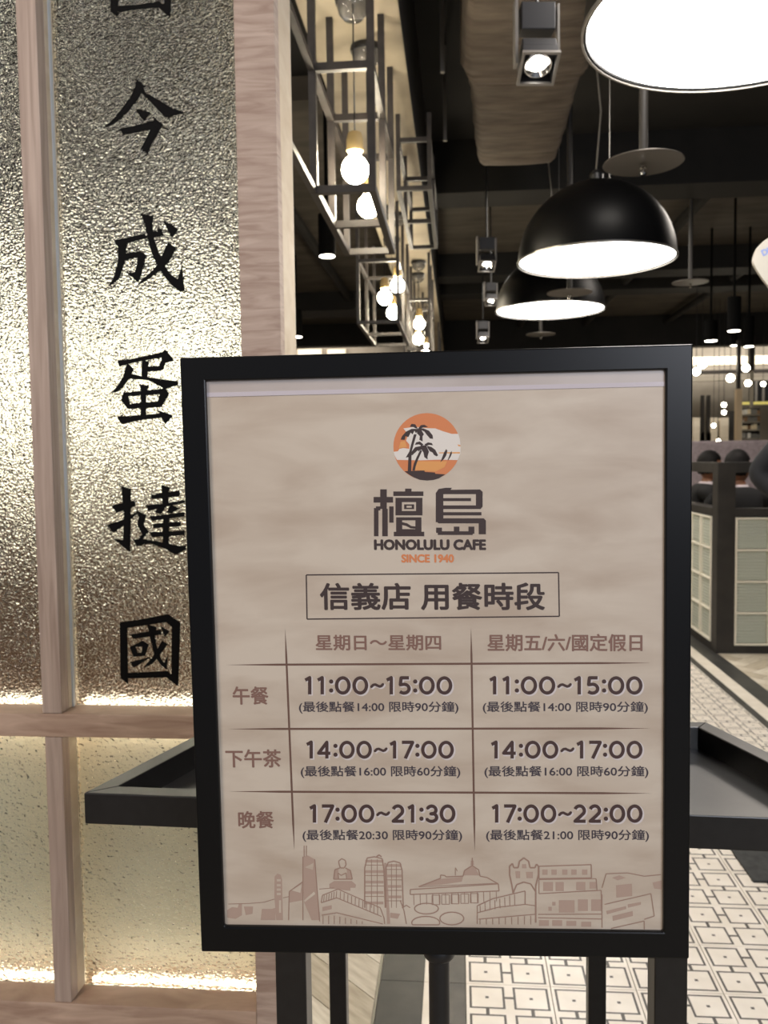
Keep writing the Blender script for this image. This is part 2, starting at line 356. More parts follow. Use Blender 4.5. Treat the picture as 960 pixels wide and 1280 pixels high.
# room behind the glass: counter and glowing globes
CAB = mat('walnut_counter', (110, 76, 50), 0.5); add_noise(CAB, (92, 62, 40), (128, 90, 60), scale=(1, 1, 8), nscale=3)
cab = thing('service_counter', 'brown wooden counter behind the hammered glass screen', 'counter', (-1.4, 2.6, 0))
bx('body', CAB, cab, -1.0, .55, -.25, .25, 0, .98, .004); bx('worktop', CREAM, cab, -1.03, .58, -.28, .28, .98, 1.02, .004)
GLOBE = mat('opal_globe', (255, 248, 230), 0.4, emit=(1.0, 0.93, 0.79), es=9)
def globe(x, y, z, r, lab):
    t = thing('globe_lamp', lab, 'lamp', (x, y, z), group='opal globe lamps glowing behind the glass')
    MB().lathe([(max(.002, r*math.sin(a)), -r*math.cos(a)) for a in [PI*k/16 for k in range(17)]], 32).build('globe', GLOBE, t, smooth=True)
    MB().lathe([(.03, r-.005), (.03, r+.05)], 16).build('cap', BLACK, t, smooth=True)
    MB().tube([(0, 0, r+.05), (0, 0, 3.7-z)], .004).build('cord', BLACK, t)
globe(-1.28, 2.45, 1.52, .2, 'glowing opal globe lamp seen through the left glass pane')
globe(-.70, 2.35, 1.50, .15, 'glowing opal globe lamp blurred behind the pane with characters')
globe(-1.32, 2.3, 2.35, .07, 'small opal globe added high behind the left glass pane for glints')  # added source, feeds glints into the upper pane
SPARK = mat('glint_bulb_glow', (255, 250, 235), 0.4, emit=(1.0, 0.96, 0.88), es=36)  # small bulbs added behind the screen so the upper glass sparkles
for k, (x, y, z) in enumerate(((-1.22, 2.9, 2.9), (-1.02, 2.5, 2.62), (-.86, 3.0, 2.35), (-.72, 2.4, 2.72), (-.68, 2.3, 2.02), (-1.0, 2.8, 2.05))):
    t = thing('glint_bulb', ('highest', 'second highest', 'middle', 'rightmost high', 'rightmost low', 'lowest left')[k] + ' added bulb making glints in the hammered glass', 'light bulb', (x, y, z), group='added bulbs making glints in the hammered glass')
    MB().lathe([(max(.001, .03*math.sin(a)), -.03*math.cos(a)) for a in [PI*q/10 for q in range(11)]], 16).build('bulb', SPARK, t, smooth=True)
    MB().tube([(0, 0, .03), (0, 0, 3.7-z)], .003, 6).build('cord', BLACK, t)

# ------------------------------------------------------------------ black tray stand behind the sign
tray = thing('tray_stand', 'black metal tray stand on four legs behind the poster frame', 'stand', (0, 1.0, 0))
TZ = .903
Q = [(-.402, .859), (.429, .830), (.325, 1.138), (-.312, 1.138)]
def inset(poly, d):
    n = len(poly); out = []
    for i in range(n):
        p0, p1, p2 = Vector(poly[i-1]), Vector(poly[i]), Vector(poly[(i+1) % n])
        e1 = (p1-p0).normalized(); e2 = (p2-p1).normalized()
        n1 = Vector((-e1.y, e1.x)); n2 = Vector((-e2.y, e2.x)); b = (n1+n2).normalized()
        q = p1 + b*(d/b.dot(n1)); out.append((q.x, q.y))
    return out
inn = inset(Q, .022)
for k, nm in enumerate(['front_rim', 'side_rim', 'back_rim', 'side_rim']):
    j = (k+1) % 4; pl = [(x, y-1.0) for x, y in (Q[k], Q[j], inn[j], inn[k])]
    MB().prism(pl, TZ-.034, TZ).build(nm, TRAYM, tray, bevel=.0012)
MB().prism([(x, y-1.0) for x, y in inset(Q, .0215)], TZ-.033, TZ-.029).build('tray_bottom', TRAYM, tray)
def leg(x0, x1, y0, y1): MB().box(x0, x1, y0-1, y1-1, 0, TZ-.034).build('leg', TRAYM, tray, bevel=.0015)
leg(-.2035, -.1695, .885, .919); leg(.2025, .2365, .885, .919); leg(-.1775, -.1545, 1.09, 1.113); leg(.165, .188, 1.09, 1.113)
bx('stretcher', TRAYM, tray, -.170, .203, -.105, -.09, .10, .12); bx('stretcher', TRAYM, tray, -.155, .165, .092, .107, .10, .12)

# ------------------------------------------------------------------ poster frame on pole
SC = Vector((-.01986, .74035, 1.0773)); SX = Vector((.99955, .02933, .00597)).normalized(); SYv = Vector((-.00676, -.01145, .99991)).normalized()
SN = SX.cross(SYv).normalized(); SYv = SN.cross(SX)      # SN points to the camera (-Y)
SW, SH = .44, .5406
def S(u, v):
    d = ray(u, v); t = (SC-CAM).dot(SN)/d.dot(SN); p = CAM + d*t - SC; return (p.dot(SX), p.dot(SYv))
sm = Matrix((SX, SYv, SN)).transposed().to_4x4(); sm.translation = SC
sign = thing('poster_stand', 'black framed poster stand with opening hours in front of the tray', 'sign', (SC.x, SC.y+.012, 0))
Ms = Matrix.Translation((0, 0, 0)) @ sm                    # local sign frame -> world
SI = Matrix.Translation((-SC.x, -SC.y-.012, 0))
def sgn(mb, name, m, parent, smooth=False, bevel=0):
    mb.v = [tuple((SI @ Ms @ Vector(v))) for v in mb.v]; return mb.build(name, m, parent, smooth, bevel)
tl, tr, br_, bl = S(256, 477), S(832, 461), S(830, 1167), S(281, 1157)
ix0, ix1 = (tl[0]+bl[0])/2, (tr[0]+br_[0])/2; iy0, iy1 = (bl[1]+br_[1])/2, (tl[1]+tr[1])/2
hw, hh = SW/2, SH/2
fr = MB(); oc = [(-hw, hh), (hw, hh), (hw, -hh), (-hw, -hh)]; ic = [(ix0, iy1), (ix1, iy1), (ix1, iy0), (ix0, iy0)]
fr.add([(x, y, z) for z in (0, -.022) for P in (oc, ic) for x, y in P],
       [(k, (k+1) % 4, 4+(k+1) % 4, 4+k) for k in range(4)] + [(8+k, 8+(k+1) % 4, 12+(k+1) % 4, 12+k) for k in range(4)] +
       [(k, (k+1) % 4, 8+(k+1) % 4, 8+k) for k in range(4)] + [(4+k, 4+(k+1) % 4, 12+(k+1) % 4, 12+k) for k in range(4)])
sgn(fr, 'frame', FRAMEM, sign, bevel=.0014)
sgn(MB().box(-hw+.004, hw-.004, -hh+.004, hh-.004, -.026, -.0221), 'back_panel', BLACK, sign)
PAP = mat('marbled_beige_poster', (196, 178, 162), 0.42, Coat_Weight=0.5, Coat_Roughness=0.08)
add_noise(PAP, (186, 168, 149), (208, 194, 176), scale=(4, 4, 13), nscale=2.4, detail=12, lo=.3, hi=.62, dist=.35)
PD = -.004
poster = sgn(MB().box(ix0-.002, ix1+.002, iy0-.002, iy1+.002, -.0215, PD), 'poster', PAP, sign)
SLEEVE = mat('clear_sleeve_edge', (205, 196, 200), 0.15, Coat_Weight=.6)
e0, e1 = S(300, 489.5)[1], S(300, 495)[1]
sgn(MB().box(ix0, ix1, e1, e0, PD, PD+.0006), 'sleeve_edge', SLEEVE, poster)
HDR = mat('sleeve_header', (190, 180, 174), 0.3); add_noise(HDR, (184, 173, 166), (196, 186, 180), nscale=12)
sgn(MB().box(ix0, ix1, e0, iy1, PD, PD+.0003), 'sleeve_header', HDR, poster)
# clips, pole, base
MB().tube([(S(550, 1190)[0], .012, 0.012), (S(550, 1190)[0], .012, SC.z-SH/2-.0)], .0098, 20).build('pole', BLACK, sign, smooth=True)
sx0 = S(550, 1190)[0]
for o in sign.children:
    if o.name.startswith('pole'): o.location = (0, 0, 0)
MB().lathe([(.14, 0), (.145, .004), (.14, .010), (.02, .014)], 40, (sx0, .012, 0)).build('base', BLACK, sign, smooth=True)
MB().lathe([(.013, -.012), (.0145, -.010), (.0145, -.002), (.013, 0)], 24, (sx0, .012, SC.z-SH/2-.001)).build('collar', BLACK, sign, smooth=True)

T_DM = mat('mid_brown_print', (72, 52, 49), 0.6); T_DK = mat('dark_brown_print', (62, 48, 46), 0.6); T_BR = mat('brown_print', (132, 100, 88), 0.6); T_LN = mat('rule_brown_print', (108, 80, 68), 0.6)
T_OR = mat('orange_print', (214, 132, 84), 0.6); T_WH = mat('pale_print', (226, 218, 208), 0.6); T_NV = mat('blue_black_print', (64, 56, 64), 0.6)
T_SK = mat('faded_sepia_print', (178, 153, 137), 0.6); T_SK2 = mat('sepia_line_print', (160, 130, 114), 0.6)
def arc(cx, cy, rx, ry, a0, a1, n=10): return [(cx+rx*math.cos(math.radians(a0+(a1-a0)*k/n)), cy+ry*math.sin(math.radians(a0+(a1-a0)*k/n))) for k in range(n+1)]
T_ = .075
GLY = {'0': ([arc(.42, .5, .35, .5-T_, 0, 360, 20)], .98), '1': ([[(.08, .80), (.20, .86), (.33, .94), (.33, 0)]], .70),
 '2': ([arc(.36, .66, .27, .27, 160, -30, 9)+[(.40, .34), (.10, T_), (.70, T_)]], .86), '3': ([arc(.34, .70, .25, .225, 150, -80, 8)+[(.30, .49)], [(.30, .49)]+arc(.34, .29, .29, .225, 75, -150, 9)], .82),
 '4': ([[(.52, 0), (.52, .93), (.05, .30), (.72, .30)]], .88), '5': ([[(.62, .925), (.18, .925), (.14, .54)]+arc(.34, .32, .29, .25, 110, -140, 10)], .84),
 '7': ([[(.05, .925), (.66, .925), (.24, 0)]], .80), ':': ([[(.13, .22), (.131, .22)], [(.13, .72), (.131, .72)]], .36),
 '~': ([[(.06, .43), (.16, .53), (.28, .55), (.40, .49), (.52, .44), (.62, .47), (.70, .56)]], .84)}
def numerals(body, u0, u1, v0, v1, m, name, z, th=.185):
    W = sum(GLY[c][1] for c in body)-.14; polys = []; x = 0; H = v1-v0; kx = (u1-u0)/W
    for c in body:
        for P in GLY[c][0]:
            t_ = th*(1.35 if c == ':' else (.8 if c == '~' else 1))
            Q_ = [(u0+(x+p)*kx, v1-q*H) for p, q in P]; polys += stroke(Q_, t_*H)
            for q in Q_: polys.append([(q[0]+t_*H/2*math.cos(a), q[1]+t_*H/2*math.sin(a)) for a in [PI*k/4 for k in range(8)]] if (c not in '14725' or q not in (Q_[0], Q_[-1])) else [])
        x += GLY[c][1]
    return flat2(PX([p for p in polys if p]), name, m, z)
zc = [0]
def flat2(polys, name, m, z=None, parent=None):
    """polygons in sign-local metres, printed on the poster"""
    if z is None: z = .00012
    A = SI @ Ms; dz = 1e-6 if len(polys) < 100 else 3e-7
    return tess([[A @ Vector((x, y, PD+z+k*dz)) for x, y in P] for k, P in enumerate(polys)], name, m, parent or poster)
def PX(polys): return [[S(u, v) for u, v in P] for P in polys]
def rect(u0, v0, u1, v1): return [(u0, v0), (u1, v0), (u1, v1), (u0, v1)]
def stroke(pts, wd):
    out = []
    for (a, b) in zip(pts[:-1], pts[1:]):
        dx, dy = b[0]-a[0], b[1]-a[1]; l = math.hypot(dx, dy) or 1; nx, ny = -dy/l*wd/2, dx/l*wd/2
        out.append([(a[0]+nx, a[1]+ny), (b[0]+nx, b[1]+ny), (b[0]-nx, b[1]-ny), (a[0]-nx, a[1]-ny)])
    return out
def text(body, u0, u1, v0, v1, m, bold=.0, name='lettering', z=.0002, tilt=None, cs=1.0):
    cu = bpy.data.curves.new('t', 'FONT'); cu.body = body; cu.size = 1; cu.resolution_u = 3; cu.fill_mode = 'FRONT'; cu.space_character = cs
    ob = bpy.data.objects.new('t', cu); COL.objects.link(ob)
    dg = bpy.context.evaluated_depsgraph_get(); me = bpy.data.meshes.new_from_object(ob.evaluated_get(dg))
    bpy.data.objects.remove(ob)
    xs = [v.co.x for v in me.vertices]; ys = [v.co.y for v in me.vertices]
    if not xs: return None
    ax, bx_, ay, by = min(xs), max(xs), min(ys), max(ys)
    cv = (v0+v1)/2; p0 = S(u0, cv); p1 = S(u1, cv); c0 = S((u0+u1)/2, v1); c1 = S((u0+u1)/2, v0); H2 = (c1[1]-c0[1])/2
    A = SI @ Ms
    for v in me.vertices:
        t = (v.co.x-ax)/(bx_-ax); q = (v.co.y-ay)/(by-ay)*2-1
        v.co = A @ Vector((p0[0]+(p1[0]-p0[0])*t, p0[1]+(p1[1]-p0[1])*t + q*H2, PD+z))
    me.materials.clear(); me.materials.append(m); me.name = name
    if bold:
        bm = bmesh.new(); bm.from_mesh(me); base = list(bm.faces); bmesh.ops.dissolve_degenerate(bm, dist=1e-7, edges=bm.edges)
        base = list(bm.faces); sc_ = (by-ay) and 2*H2/(by-ay); k8 = bold*sc_
        for k in range(1, 7):
            d = A.to_3x3() @ Vector((k8*math.cos(k*PI/3), k8*math.sin(k*PI/3), k*4e-6))
            g = bmesh.ops.duplicate(bm, geom=base); bmesh.ops.translate(bm, vec=d, verts=[v for v in g['geom'] if isinstance(v, bmesh.types.BMVert)])
        bm.to_mesh(me); bm.free()
    o = bpy.data.objects.new(name, me); COL.objects.link(o); o.parent = poster; return o

# emblem: sunset disc with palms
def Z8(P, ox=480, oy=505, s=8.727): return [(ox+x/s, oy+y/s) for x, y in P]
cx, cy, r = 468, 465, 368
flat2(PX([Z8([(cx+r*math.cos(a), cy+r*math.sin(a)) for a in [2*PI*k/48 for k in range(48)]])]), 'sunset_disc', T_OR, .0001)
flat2(PX([Z8([(210,265),(330,248),(460,262),(560,265),(640,295),(740,325),(812,325),(828,380),(836,440),(836,540),(805,612),(600,608),(400,615),(140,610),(112,560),(102,522),(150,515),(165,490),(210,480),(275,490),(275,440),(240,400),(262,330)])]), 'pale_cloud', T_WH, .0002)
OR2 = mat('amber_print', (224, 158, 92), 0.6)
flat2(PX([Z8([(330,625),(690,625),(660,690),(560,740),(400,725),(330,722)]), Z8([(160,480),(250,470),(225,400),(180,410)])]), 'amber_glow', OR2, .00025)
flat2(PX([Z8([(600,528),(830,524),(830,540),(600,538)]), Z8([(800,440),(835,448),(835,462),(815,460)])]), 'horizon_line', OR2, .00026)
palm = [[(222,735),(290,732),(440,726),(445,742),(555,748),(560,762),(670,768),(600,812),(540,830),(468,836),(390,828),(320,800),(270,770)],
 [(325,330),(355,330),(325,430),(300,520),(295,735),(258,735),(265,580),(235,585),(275,520),(295,440)],
 [(395,500),(415,510),(370,610),(345,680),(335,728),(308,728),(325,650),(355,580)],
 [(300,520),(340,470),(420,455),(440,490),(350,510),(310,560)]]
def frond(P): return P
fr_ = [[(370,270),(300,270),(240,300),(195,350),(180,388),(225,390),(232,350),(265,360),(290,310),(310,330),(330,290),(350,320)],
 [(370,270),(340,220),(300,215),(280,245),(320,250),(340,262)], [(370,270),(400,230),(440,225),(480,250),(430,252),(400,268)],
 [(375,265),(430,265),(490,290),(530,340),(535,380),(500,375),(480,350),(470,340),(440,300),(420,290)],
 [(355,270),(400,270),(435,330),(420,350),(420,408),(385,390),(390,350),(360,320)],
 [(430,440),(390,408),(350,418),(335,445),(380,440),(410,455)], [(440,440),(480,418),(520,425),(535,450),(490,445),(460,460)],
 [(470,455),(520,470),(560,500),(590,560),(575,572),(545,555),(530,530),(500,515),(475,480)],
 [(400,450),(460,450),(490,520),(475,570),(475,605),(440,580),(430,530),(405,490)],
 [(410,455),(340,475),(300,520),(300,560),(340,530),(370,500),(375,520),(410,480)],
 [(680,490),(692,510),(680,560),(655,600),(615,635),(640,570),(655,530)], [(738,512),(742,540),(725,580),(700,615),(695,610),(712,570),(725,530)]]
flat2(PX([Z8(P) for P in palm+fr_]), 'palm_silhouette', T_DK, .0003)

# the two stylised characters under the emblem
def R4(x0, y0, x1, y1): return rect(440+x0/4.8, 500+y0/4.8, 440+x1/4.8, 500+y1/4.8)
def ring4(x0, y0, x1, y1, t, tv=None):
    tv = tv or t; return [R4(x0, y0, x1, y0+tv), R4(x0, y1-tv, x1, y1), R4(x0, y0+tv, x0+t, y1-tv), R4(x1-t, y0+tv, x1, y1-tv)]
logo = [R4(128,583,245,617), R4(168,537,207,583), R4(168,617,207,655), R4(180,655,213,820), R4(142,640,168,664), R4(130,650,157,820), R4(222,640,248,738),
  R4(318,533,356,550), R4(247,550,428,577)] + ring4(260,588,422,694,38,26) + ring4(312,628,372,656,14,8) + ring4(264,706,416,795,36,18) + [
  [(440+x/4.8, 500+y/4.8) for x, y in P] for P in ([(300,735),(330,742),(355,758),(385,762),(385,775),(350,772),(325,758),(300,752)],)] + [R4(250,793,433,820),
  [(440+x/4.8, 500+y/4.8) for x, y in [(503,560),(520,535),(560,528),(600,528),(592,540),(770,538),(785,552),(785,566),(503,566)]],
  R4(503,566,548,735), [(440+x/4.8, 500+y/4.8) for x, y in [(745,566),(785,566),(785,642),(772,656),(548,656),(548,634),(745,634)]],
  [(440+x/4.8, 500+y/4.8) for x, y in [(503,712),(792,712),(805,725),(805,808),(762,808),(762,742),(520,742),(503,728)]],
  R4(548,590,715,608), R4(548,675,778,694), R4(505,768,540,800), R4(515,790,725,812), R4(612,762,645,792), R4(700,762,735,805)]
flat2(PX(logo), 'large_lettering', T_DK, .0002)
text('HONOLULU CAFE', 468, 607, 675.5, 687.5, T_DK, .055)
text('SINCE 1940', 502, 567, 694, 703.5, T_OR, .045)
# title box
bxp = [(382, 719.5), (699, 716.5), (700, 771.5), (383, 775), (382, 719.5)]
flat2(PX(stroke(bxp, 1.6)), 'title_border', T_DK)
text('信義店 用餐時段', 400, 681, 730, 763, T_DK, .026)
text('星期日～星期四', 394, 551, 795, 814, T_BR, .022)
text('星期五/六/國定假日', 610, 804, 794, 815, T_BR, .022)
text('午餐', 290, 334, 860, 882, T_BR, .022); text('下午茶', 281, 350, 939, 961, T_BR, .022); text('晚餐', 297, 341, 1016.5, 1037.5, T_BR, .022)
rows = [('11:00~15:00', '14:00', '90', 847, 869.5, (379, 565), (611, 804)), ('14:00~17:00', '16:00', '60', 928, 950, (381, 567), (613, 804)),
        ('17:00~21:30', '20:30', '90', 1008, 1030.5, (385, 569), (614, 804))]
GL = mat('white_glow_print', (214, 204, 200), 0.6)
for i, (t, lt, mn, y0, y1, a, b) in enumerate(rows):
    t2 = '17:00~22:00' if i == 2 else t; lt2 = '21:00' if i == 2 else lt
    numerals(t, a[0]+1.3, a[1]+1.7, y0+1, y1+1.5, GL, 'lettering_halo', .00012, .225); numerals(t2, b[0]+1.3, b[1]+1.7, y0+1, y1+1.5, GL, 'lettering_halo', .00012, .225)
    numerals(t, a[0], a[1], y0, y1, T_DM, 'lettering', .0003); numerals(t2, b[0], b[1], y0, y1, T_DM, 'lettering', .0003)
    n0 = y0+31.5; k = i*2.3
    text('(最後點餐%s 限時%s分鐘)' % (lt, mn), 373+k, 573+k, n0, n0+15, T_NV, .014)
    text('(最後點餐%s 限時%s分鐘)' % (lt2, mn), 604+k*.9, 811+k*.3, n0, n0+15, T_NV, .014)
def taper(a, b, w):
    dx, dy = b[0]-a[0], b[1]-a[1]; l = math.hypot(dx, dy); nx, ny = -dy/l*w/2, dx/l*w/2
    p = lambda t, s: (a[0]+dx*t+nx*s, a[1]+dy*t+ny*s)
    return [a, p(.12, 1), p(.88, 1), b, p(.88, -1), p(.12, -1)]
for tp in (taper((281,832.5), (815,830), 2.6), taper((283,913), (815,912.3), 2.6), taper((285,991.5), (817,994), 2.6)): flat2(PX([tp]), 'table_rule', T_LN)
for tp in (taper((355.5,788), (367,1065), 2.4), taper((589,786), (593.7,1066), 2.4)): flat2(PX([tp]), 'table_rule', T_LN, .00016)

# skyline drawing
SKF, SKL = [], []
def Lz(P, ox, oy, s, w=1.1, close=False):
    P = [(ox+x/s, oy+y/s) for x, y in P]
    if close: P = P+[P[0]]
    SKL.extend(stroke(P, w))
def Fz(P, ox, oy, s): SKF.append([(ox+x/s, oy+y/s) for x, y in P])
a = (270, 1050, 6.4)
Fz([(690,150),(730,140),(785,170),(800,400),(820,660),(760,660),(700,520),(690,400)], *a)
Fz([(580,430),(690,350),(690,500),(580,520)], *a); Fz([(700,520),(800,560),(810,640),(740,590)], *a)
Lz([(690,150),(690,660)], *a); Lz([(700,60),(700,150)], *a); Lz([(718,60),(718,145)], *a); Lz([(785,170),(825,670)], *a); Lz([(580,430),(575,660)], *a); Lz([(580,430),(690,350)], *a)
SKW = [[(270+x/6.4, 1050+y/6.4) for x, y in P] for P in ([(705,235),(775,200),(770,255)], [(700,500),(780,430),(790,450),(705,515)], [(600,420),(680,370),(670,440)], [(590,560),(680,520),(600,620)])]
Fz([(462,310),(485,285),(510,295),(522,330),(525,470),(530,660),(475,660),(460,470)], *a)
for y in (330, 370, 405, 440): SKW.append([(270+x/6.4, 1050+yy/6.4) for x, yy in ((480, y), (512, y), (512, y+18), (480, y+18))])
SKW.append([(270+x/6.4, 1050+yy/6.4) for x, yy in ((498, 500), (515, 500), (515, 600), (498, 600))])
Fz([(80,580),(120,555),(165,560),(175,530),(200,530),(200,620),(150,650),(80,640)], *a); Fz([(215,550),(290,550),(285,610),(230,620)], *a); Fz([(360,570),(440,570),(470,560),(470,660),(350,660)], *a)
Lz([(90,530),(260,525),(380,515),(460,490)], *a, .8); Lz([(530,480),(580,470)], *a, .8); Lz([(820,410),(940,400)], *a, .8)
a = (400, 1050, 6.4)
# seated statue on a plinth
Lz([(150,215),(145,185),(170,165),(200,180),(205,215),(190,240),(160,240),(150,215)], *a, 1.3); Lz([(155,240),(115,255),(105,330),(255,330),(240,260),(200,240)], *a, 1.3)
Lz([(145,330),(140,280),(165,300),(205,280),(210,330)], *a); Fz([(70,370),(110,345),(250,345),(285,375),(280,400),(240,400),(240,425),(70,405)], *a)
Fz([(210,250),(240,260),(255,330),(215,330)], *a); Fz([(120,255),(145,250),(140,325),(108,325)], *a)
# tram
Lz([(5,520),(15,460),(140,410),(480,560),(510,640),(515,690)], *a); Lz([(5,520),(130,480),(490,630)], *a); Lz([(10,620),(130,600),(500,690)], *a)
for k in range(6): Lz([(30+k*20, 460-k*7), (25+k*20, 510-k*6)], *a, .8)
for k in range(11): Lz([(160+k*30, 428+k*12.5), (158+k*30, 492+k*12.5)], *a, .8)
for k in range(8): Lz([(20+k*45, 625-k*1+max(0, k-2)*10), (20+k*45, 690)], *a, .8)
Fz([(15,555),(90,540),(90,570),(15,590)], *a)
# twin towers
for (x0, x1, y0, dx) in ((355, 510, 150, 0), (525, 655, 185, 0)):
    m_ = (x0+x1)/2
    Lz([(x0,560),(x0,240),(x0+20,y0+10),(m_,y0),(x1-15,y0+15),(x1,260),(x1+10,560)], *a, 1.4)
    for k, y in enumerate(range(y0+25, 540, 42)):
        if k % 2 == 0: Fz([(x0+5,y),(x1-5,y),(x1-5,y+22),(x0+5,y+22)], *a)
        else: Lz([(x0,y),(x1,y)], *a, .8)
    for q in (.35, .65): Lz([(x0+(x1-x0)*q, y0+20), (x0+(x1-x0)*q, 560)], *a, .7)
Fz([(510,200),(530,200),(560,690),(535,690)], *a); Lz([(450,150),(470,135),(490,150)], *a, 1.6); Fz([(560,600),(640,610),(620,650),(560,640)], *a)
Lz([(655,560),(690,540),(720,560)], *a); Lz([(640,500),(670,580),(690,690)], *a)
a = (510, 1050, 5.647)
Lz([(15,365),(640,325),(645,375),(15,400)], *a, 1.2, True); Lz([(75,345),(230,285),(230,262),(260,265),(270,275),(390,270)], *a, 1.3); Fz([(90,340),(230,290),(390,275),(380,310),(240,330)], *a)
Lz([(390,270),(400,230),(455,195),(500,225),(510,270)], *a, 1.3); Fz([(395,265),(405,230),(455,198),(480,215),(505,265)], *a); Lz([(455,195),(455,140)], *a, 1.2); Fz([(445,160),(465,160),(468,192),(442,192)], *a)
Lz([(510,270),(560,280),(640,325)], *a, 1.3); Lz([(335,265),(335,210),(350,235)], *a, .9); Lz([(75,345),(640,320)], *a, .8)
for k in range(14): Lz([(40+k*45, 402-k*1.8), (42+k*45, 475-k*2)], *a, .7)
for k in range(5): Lz([(170+k*68, 405-k*3), (225+k*68, 405-k*3), (225+k*68, 472-k*3), (170+k*68, 472-k*3)], *a, .8, True)
for (ex, ey, rx, ry) in ((130, 500, 85, 38), (310, 570, 85, 45), (125, 600, 100, 45)):
    Lz([(ex+rx*math.cos(t), min(615, ey+ry*math.sin(t))) for t in [2*PI*k/20 for k in range(21)]], *a, 1.3)
Lz([(745,390),(735,330),(720,260),(720,200),(740,180),(750,210),(780,210),(790,165),(820,140),(855,165),(865,210),(900,210),(910,185),(925,200),(925,260),(905,340),(905,600)], *a, 1.8)
Lz([(745,390),(770,330),(820,312),(870,325),(905,380)], *a, 1.6); Fz([(808,185),(838,185),(840,215),(808,215)], *a); Fz([(760,235),(795,235),(795,285),(765,285)], *a); Fz([(835,240),(885,240),(885,285),(840,285)], *a)
Lz([(490,480),(600,430),(830,375),(830,470)], *a, 1.2); Lz([(490,530),(640,490),(830,470),(905,480)], *a); Lz([(500,575),(905,540)], *a)
Lz([(490,480),(490,610)], *a)
for k in range(8): Lz([(510+k*35, 470-k*10), (512+k*35, 525-k*7)], *a, .8)
for k in range(9): Lz([(510+k*45, 575-k*3), (510+k*45, 612)], *a, .8)
a = (640, 1050, 4.8)
Lz([(165,170),(480,160),(482,240),(165,245)], *a, 1.3, True); Lz([(165,250),(510,245),(515,315),(165,335)], *a, 1, True); Lz([(165,335),(540,315),(545,460)], *a); Lz([(160,460),(545,458)], *a); Lz([(160,480),(545,488)], *a)
for x in (185, 240, 305, 360, 425): Fz([(x,190),(x+32,190),(x+32,222),(x,222)], *a)
for (x, y, w_, h_) in ((190,265,60,55),(265,265,50,55),(390,265,55,50),(470,265,40,40),(285,375,95,75),(400,370,60,70),(480,370,60,70),(245,385,20,22),(222,415,20,24),(165,495,60,35),(245,495,60,35),(330,500,60,30),(420,505,60,30)): Fz([(x,y),(x+w_,y),(x+w_,y+h_),(x,y+h_)], *a)
Lz([(545,300),(570,215),(700,210),(800,230),(900,220)], *a); Lz([(545,340),(545,540)], *a); Fz([(630,285),(725,275),(728,350),(632,360)], *a); Fz([(605,240),(650,225),(690,240),(640,255)], *a)
Lz([(560,400),(840,335),(860,470),(800,490)], *a); Fz([(570,440),(690,410),(692,428),(575,460)], *a); Fz([(700,400),(780,385),(780,402),(702,420)], *a); Fz([(608,470),(730,440),(732,470),(610,500)], *a); Fz([(850,270),(905,255),(905,310),(860,305)], *a); Lz([(600,545),(800,500),(800,550)], *a)
for P_, nm_, m_2, z_ in ((SKF, 'skyline_shading', T_SK, .0001), (SKW, 'skyline_highlight', PAP, .00018), (SKL, 'skyline_drawing', T_SK2, .00024)): tag(flat2(PX(P_), nm_, m_2, z_), kind='stuff')

# ------------------------------------------------------------------ caged bulbs under the soffit
CAGEM = mat('dark_bronze_bar', (48, 44, 41), 0.5); add_noise(CAGEM, (42, 38, 36), (56, 50, 47), nscale=20)
BULB = mat('frosted_bulb', (255, 246, 225), 0.4, emit=(1.0, 0.88, 0.66), es=120)
SOCK = mat('beech_socket', (196, 170, 116), 0.55); add_noise(SOCK, (186, 158, 104), (206, 182, 130), nscale=10)
CHR = mat('chrome', (210, 208, 204), 0.12, 1.0)
GL2 = mat('clear_glass_bowl', (235, 232, 225), 0.05, Transmission_Weight=.9, IOR=1.45)
def cage(x0, x1, ys, z0, z1, ztop, label, barw=.022, mids=True):
    t = thing('lamp_cage', label, 'lamp frame', ((x0+x1)/2, (ys[0]+ys[-1])/2, z0), group=None)
    c = t.location; h = barw
    def b(a0, a1, b0, b1, c0, c1): bx('bar', CAGEM, t, a0-c.x, a1-c.x, b0-c.y, b1-c.y, c0-c.z, c1-c.z)
    for y in ys:
        for x in (x0, x1-h): b(x, x+h, y, y+h, z0, ztop)
        for z in (z0, z1): b(x0+h, x1-h, y, y+h, z, z+h)
    for ya, yb in zip(ys[:-1], ys[1:]):
        for x in (x0, x1-h):
            for z in (z0, z1): b(x, x+h, ya+h, yb, z, z+h)
    return t
cage(-.505, -.275, (2.99, 3.43, 3.88), 2.185, 2.60, 3.0, 'nearest bronze bar cage hanging from the cream soffit', .026)
cage(-.30, -.12, (4.4, 5.0, 5.6), 2.62, 2.86, 3.0, 'small upper bar cage between the first and second lamp cages')
cage(-.68, -.385, (5.84, 6.4, 7.0), 2.185, 2.60, 3.0, 'second large bronze bar cage with three glowing bulbs')
cage(-.42, -.22, (7.3, 7.8, 8.4), 2.185, 2.60, 3.0, 'third bar cage, on the right behind the second one')
cage(-.56, -.34, (9.0, 9.7, 10.4), 2.185, 2.60, 3.0, 'fourth bar cage far down the soffit')
cage(-.42, -.22, (11.0, 11.7, 12.4), 2.185, 2.60, 3.0, 'farthest bar cage at the end of the soffit')
